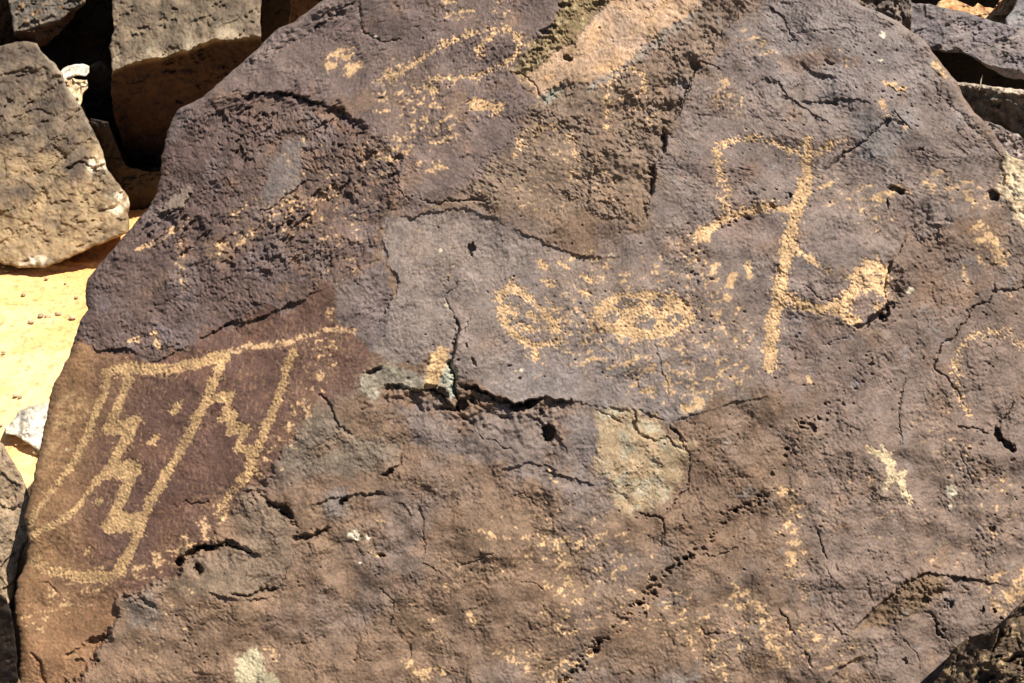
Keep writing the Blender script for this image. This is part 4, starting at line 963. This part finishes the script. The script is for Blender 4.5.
rock('rock', 'rough dark fragment wedged against the right shoulder of the carved boulder', 'rock',
     [(984, 121), (993, 123), (1004, 128), (1013, 133), (1019, 134), (1026, 142), (1060, 150), (1060, 175), (1020, 172), (1008, 166), (998, 152), (988, 138)],
     2.30, lambda x, y, wx, wy: -3 * ss(0.0, 0.5, fbm(x, y, 9, 2, 77)) + 0 * y, mixc((0.12, 0.09, 0.08), (0.20, 0.16, 0.14), 10, 51), centre=(1016, 150), rough=1.3, back=0.3, edge=2.5, seed=800)
def rel_i(x, y, wx, wy):
    return 0.45 * (y - 20)
rock('rock', 'orange tan broken rock behind the slab at the top right', 'rock',
     [(935, 8), (938, 2), (950, -3), (960, 4), (968, 9), (974, 6), (978, 3), (984, 7), (998, 9), (1008, 0), (1012, -20), (1024, -20), (1020, 8), (1008, 20), (1002, 30), (985, 28), (965, 20), (950, 14)],
     3.15, lambda x, y, wx, wy: 0.3 * (y - 20), mixc((0.44, 0.27, 0.13), (0.36, 0.16, 0.06), 12, 52), centre=(990, 15), rough=1.2, back=0.2, edge=3, seed=810)
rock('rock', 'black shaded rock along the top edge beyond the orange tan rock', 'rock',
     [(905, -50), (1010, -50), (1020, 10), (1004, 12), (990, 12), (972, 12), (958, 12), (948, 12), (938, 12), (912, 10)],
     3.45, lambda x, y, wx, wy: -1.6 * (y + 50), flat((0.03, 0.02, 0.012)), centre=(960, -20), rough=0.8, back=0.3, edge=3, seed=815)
rock('rock', 'smooth light grey rock in the top right corner', 'rock',
     [(1012, -30), (1100, -40), (1100, 40), (1024, 32), (1006, 27), (1005, 20), (1012, 10), (1016, 0)],
     2.90, lambda x, y, wx, wy: 0.1 * (y - 20), mixc((0.17, 0.155, 0.15), (0.21, 0.19, 0.175), 20, 53), centre=(1050, 0), rough=0.6, back=0.3, edge=3, seed=820)
rock('rock', 'pitted dark brown rock tucked behind the top of the carved boulder', 'rock',
     [(838, -45), (905, -50), (910, -10), (912, 10), (911, 32), (915, 120), (920, 500), (780, 515), (760, 250), (800, 80), (830, 0)],
     2.62, lambda x, y, wx, wy: -0.15 * np.minimum(y - 20, 20) - 0.5 * np.maximum(y - 40, 0) - 4 * ss(0.0, 0.5, fbm(x, y, 12, 2, 79)), mixc((0.10, 0.078, 0.062), (0.16, 0.12, 0.09), 12, 54), centre=(850, 200), rough=1.4, back=0.3, edge=3, seed=830)
# bottom right: nearer rock
def rel_j(x, y, wx, wy):
    ed = np.interp(wy, [590, 612, 640, 683, 760], [1030, 1004, 996, 966, 915])
    h = np.where(wx < ed, 1.35 * (wx - ed), 0.05 * (wx - ed))
    f = fbm(wx, wy, 22, 3, 88, 0.6, -0.7, 1.8)
    return h - 13 * ss(-0.05, 0.45, f) * (wx > ed)
rock('boulder', 'rough dark boulder with tan flecks in the bottom right corner', 'boulder',
     [(1110, 560), (1060, 575), (1030, 590), (1024, 600), (1012, 611), (1004, 622), (1003, 627), (985, 632), (972, 637), (960, 644), (952, 650), (945, 664), (940, 674), (932, 684), (900, 740), (890, 800), (1110, 800)],
     2.0, rel_j, mixc((0.075, 0.05, 0.03), (0.26, 0.18, 0.10), 12, 55, 0.3, 0.6), centre=(1040, 690), rough=1.8, back=0.35, edge=4, seed=850, shrink=0.15)

# ------------------------------------------------------------------ pebbles and a dry stem
rngp = np.random.default_rng(11)
def pebble(x, y, r, col, i):
    zg = CAM[2] / (math.sin(PITCH) + (y - CY) / FPX * math.cos(PITCH))
    c = world_pts([x], [y], [zg])[0]
    nu, nv = 14, 9
    th = np.linspace(0, 2 * math.pi, nu, endpoint=False); ph = np.linspace(0.15, math.pi - 0.15, nv)
    T, P = np.meshgrid(th, ph)
    R = r * (1 + 0.22 * pn(T * 3 + i * 9, P * 4, 2.2, 900 + i))
    a, b, h = rngp.uniform(.8, 1.4), rngp.uniform(.7, 1.0), rngp.uniform(.45, .7)
    V = np.stack([(R * np.sin(P) * np.cos(T) * a).ravel(), (R * np.sin(P) * np.sin(T) * b).ravel(), (R * np.cos(P) * h + r * h * .5).ravel()], 1)
    V = np.vstack([V, [0, 0, r * h * 1.5], [0, 0, -r * h * .5]])
    f = grid_faces(nv, nu, 0, True)
    i0 = np.arange(nu); l0 = (nv - 1) * nu + i0
    tri = np.concatenate([np.stack([i0, np.roll(i0, -1), np.full(nu, len(V) - 2)], 1), np.stack([np.roll(l0, -1), l0, np.full(nu, len(V) - 1)], 1)])
    cc = np.ones((len(V), 3)) * col
    o = mesh_obj('pebble', V, (f, tri), cc, M_ROCK)
    c[2] = 0.004 + 0.020 * float(fbm(np.array([c[0]]), np.array([c[1]]), 0.8, 3, 5)[0])
    o.location = c
    tag(o, 'small tan pebble lying loose on the yellow sand', 'pebble', 'pebbles on the sand')
for i, (x, y, r) in enumerate([(48, 318, .008), (55, 312, .007), (38, 320, .006), (64, 316, .008), (70, 306, .006), (26, 333, .005), (76, 322, .007), (15, 298, .006), (8, 271, .012), (14, 269, .008), (60, 290, .006), (88, 262, .007),
                               (22, 404, .005), (10, 395, .005), (33, 372, .005), (52, 356, .006), (12, 350, .005), (6, 436, .008), (30, 454, .010), (36, 449, .007), (24, 449, .006), (100, 250, .008), (45, 278, .008)]):
    pebble(x + rngp.uniform(-9, 9), y + rngp.uniform(-8, 8), r * rngp.uniform(.5, 1.3), np.array([0.42, 0.32, 0.20]) * rngp.uniform(.6, 1.3), i)

def stem():
    base = world_pts([981], [85], [2.545])[0]
    pts = [world_pts([x], [y], [z])[0] for x, y, z in ((979, 90, 2.545), (980.5, 85, 2.54), (981, 80, 2.54), (982.5, 75.5, 2.54))]
    r = [0.0011, 0.0011, 0.0009, 0.0005]; n = 8; V = []
    for p, rr in zip(pts, r):
        for k in range(n):
            a = 2 * math.pi * k / n
            V.append(p + rr * (math.cos(a) * RIGHT - math.sin(a) * FWD))
    V.append(pts[-1] + UP * 0.0006)
    f = grid_faces(4, n, 0, True); l = 3 * n + np.arange(n)
    tri = np.stack([l, np.roll(l, -1), np.full(n, len(V) - 1)], 1)
    o = mesh_obj('twig', np.array(V), (f, tri), np.ones((len(V), 3)) * np.array([0.5, 0.42, 0.28]), M_ROCK, None, None, base)
    tag(o, 'tiny dry twig standing on the pale rim of the lower slab', 'twig')
stem()
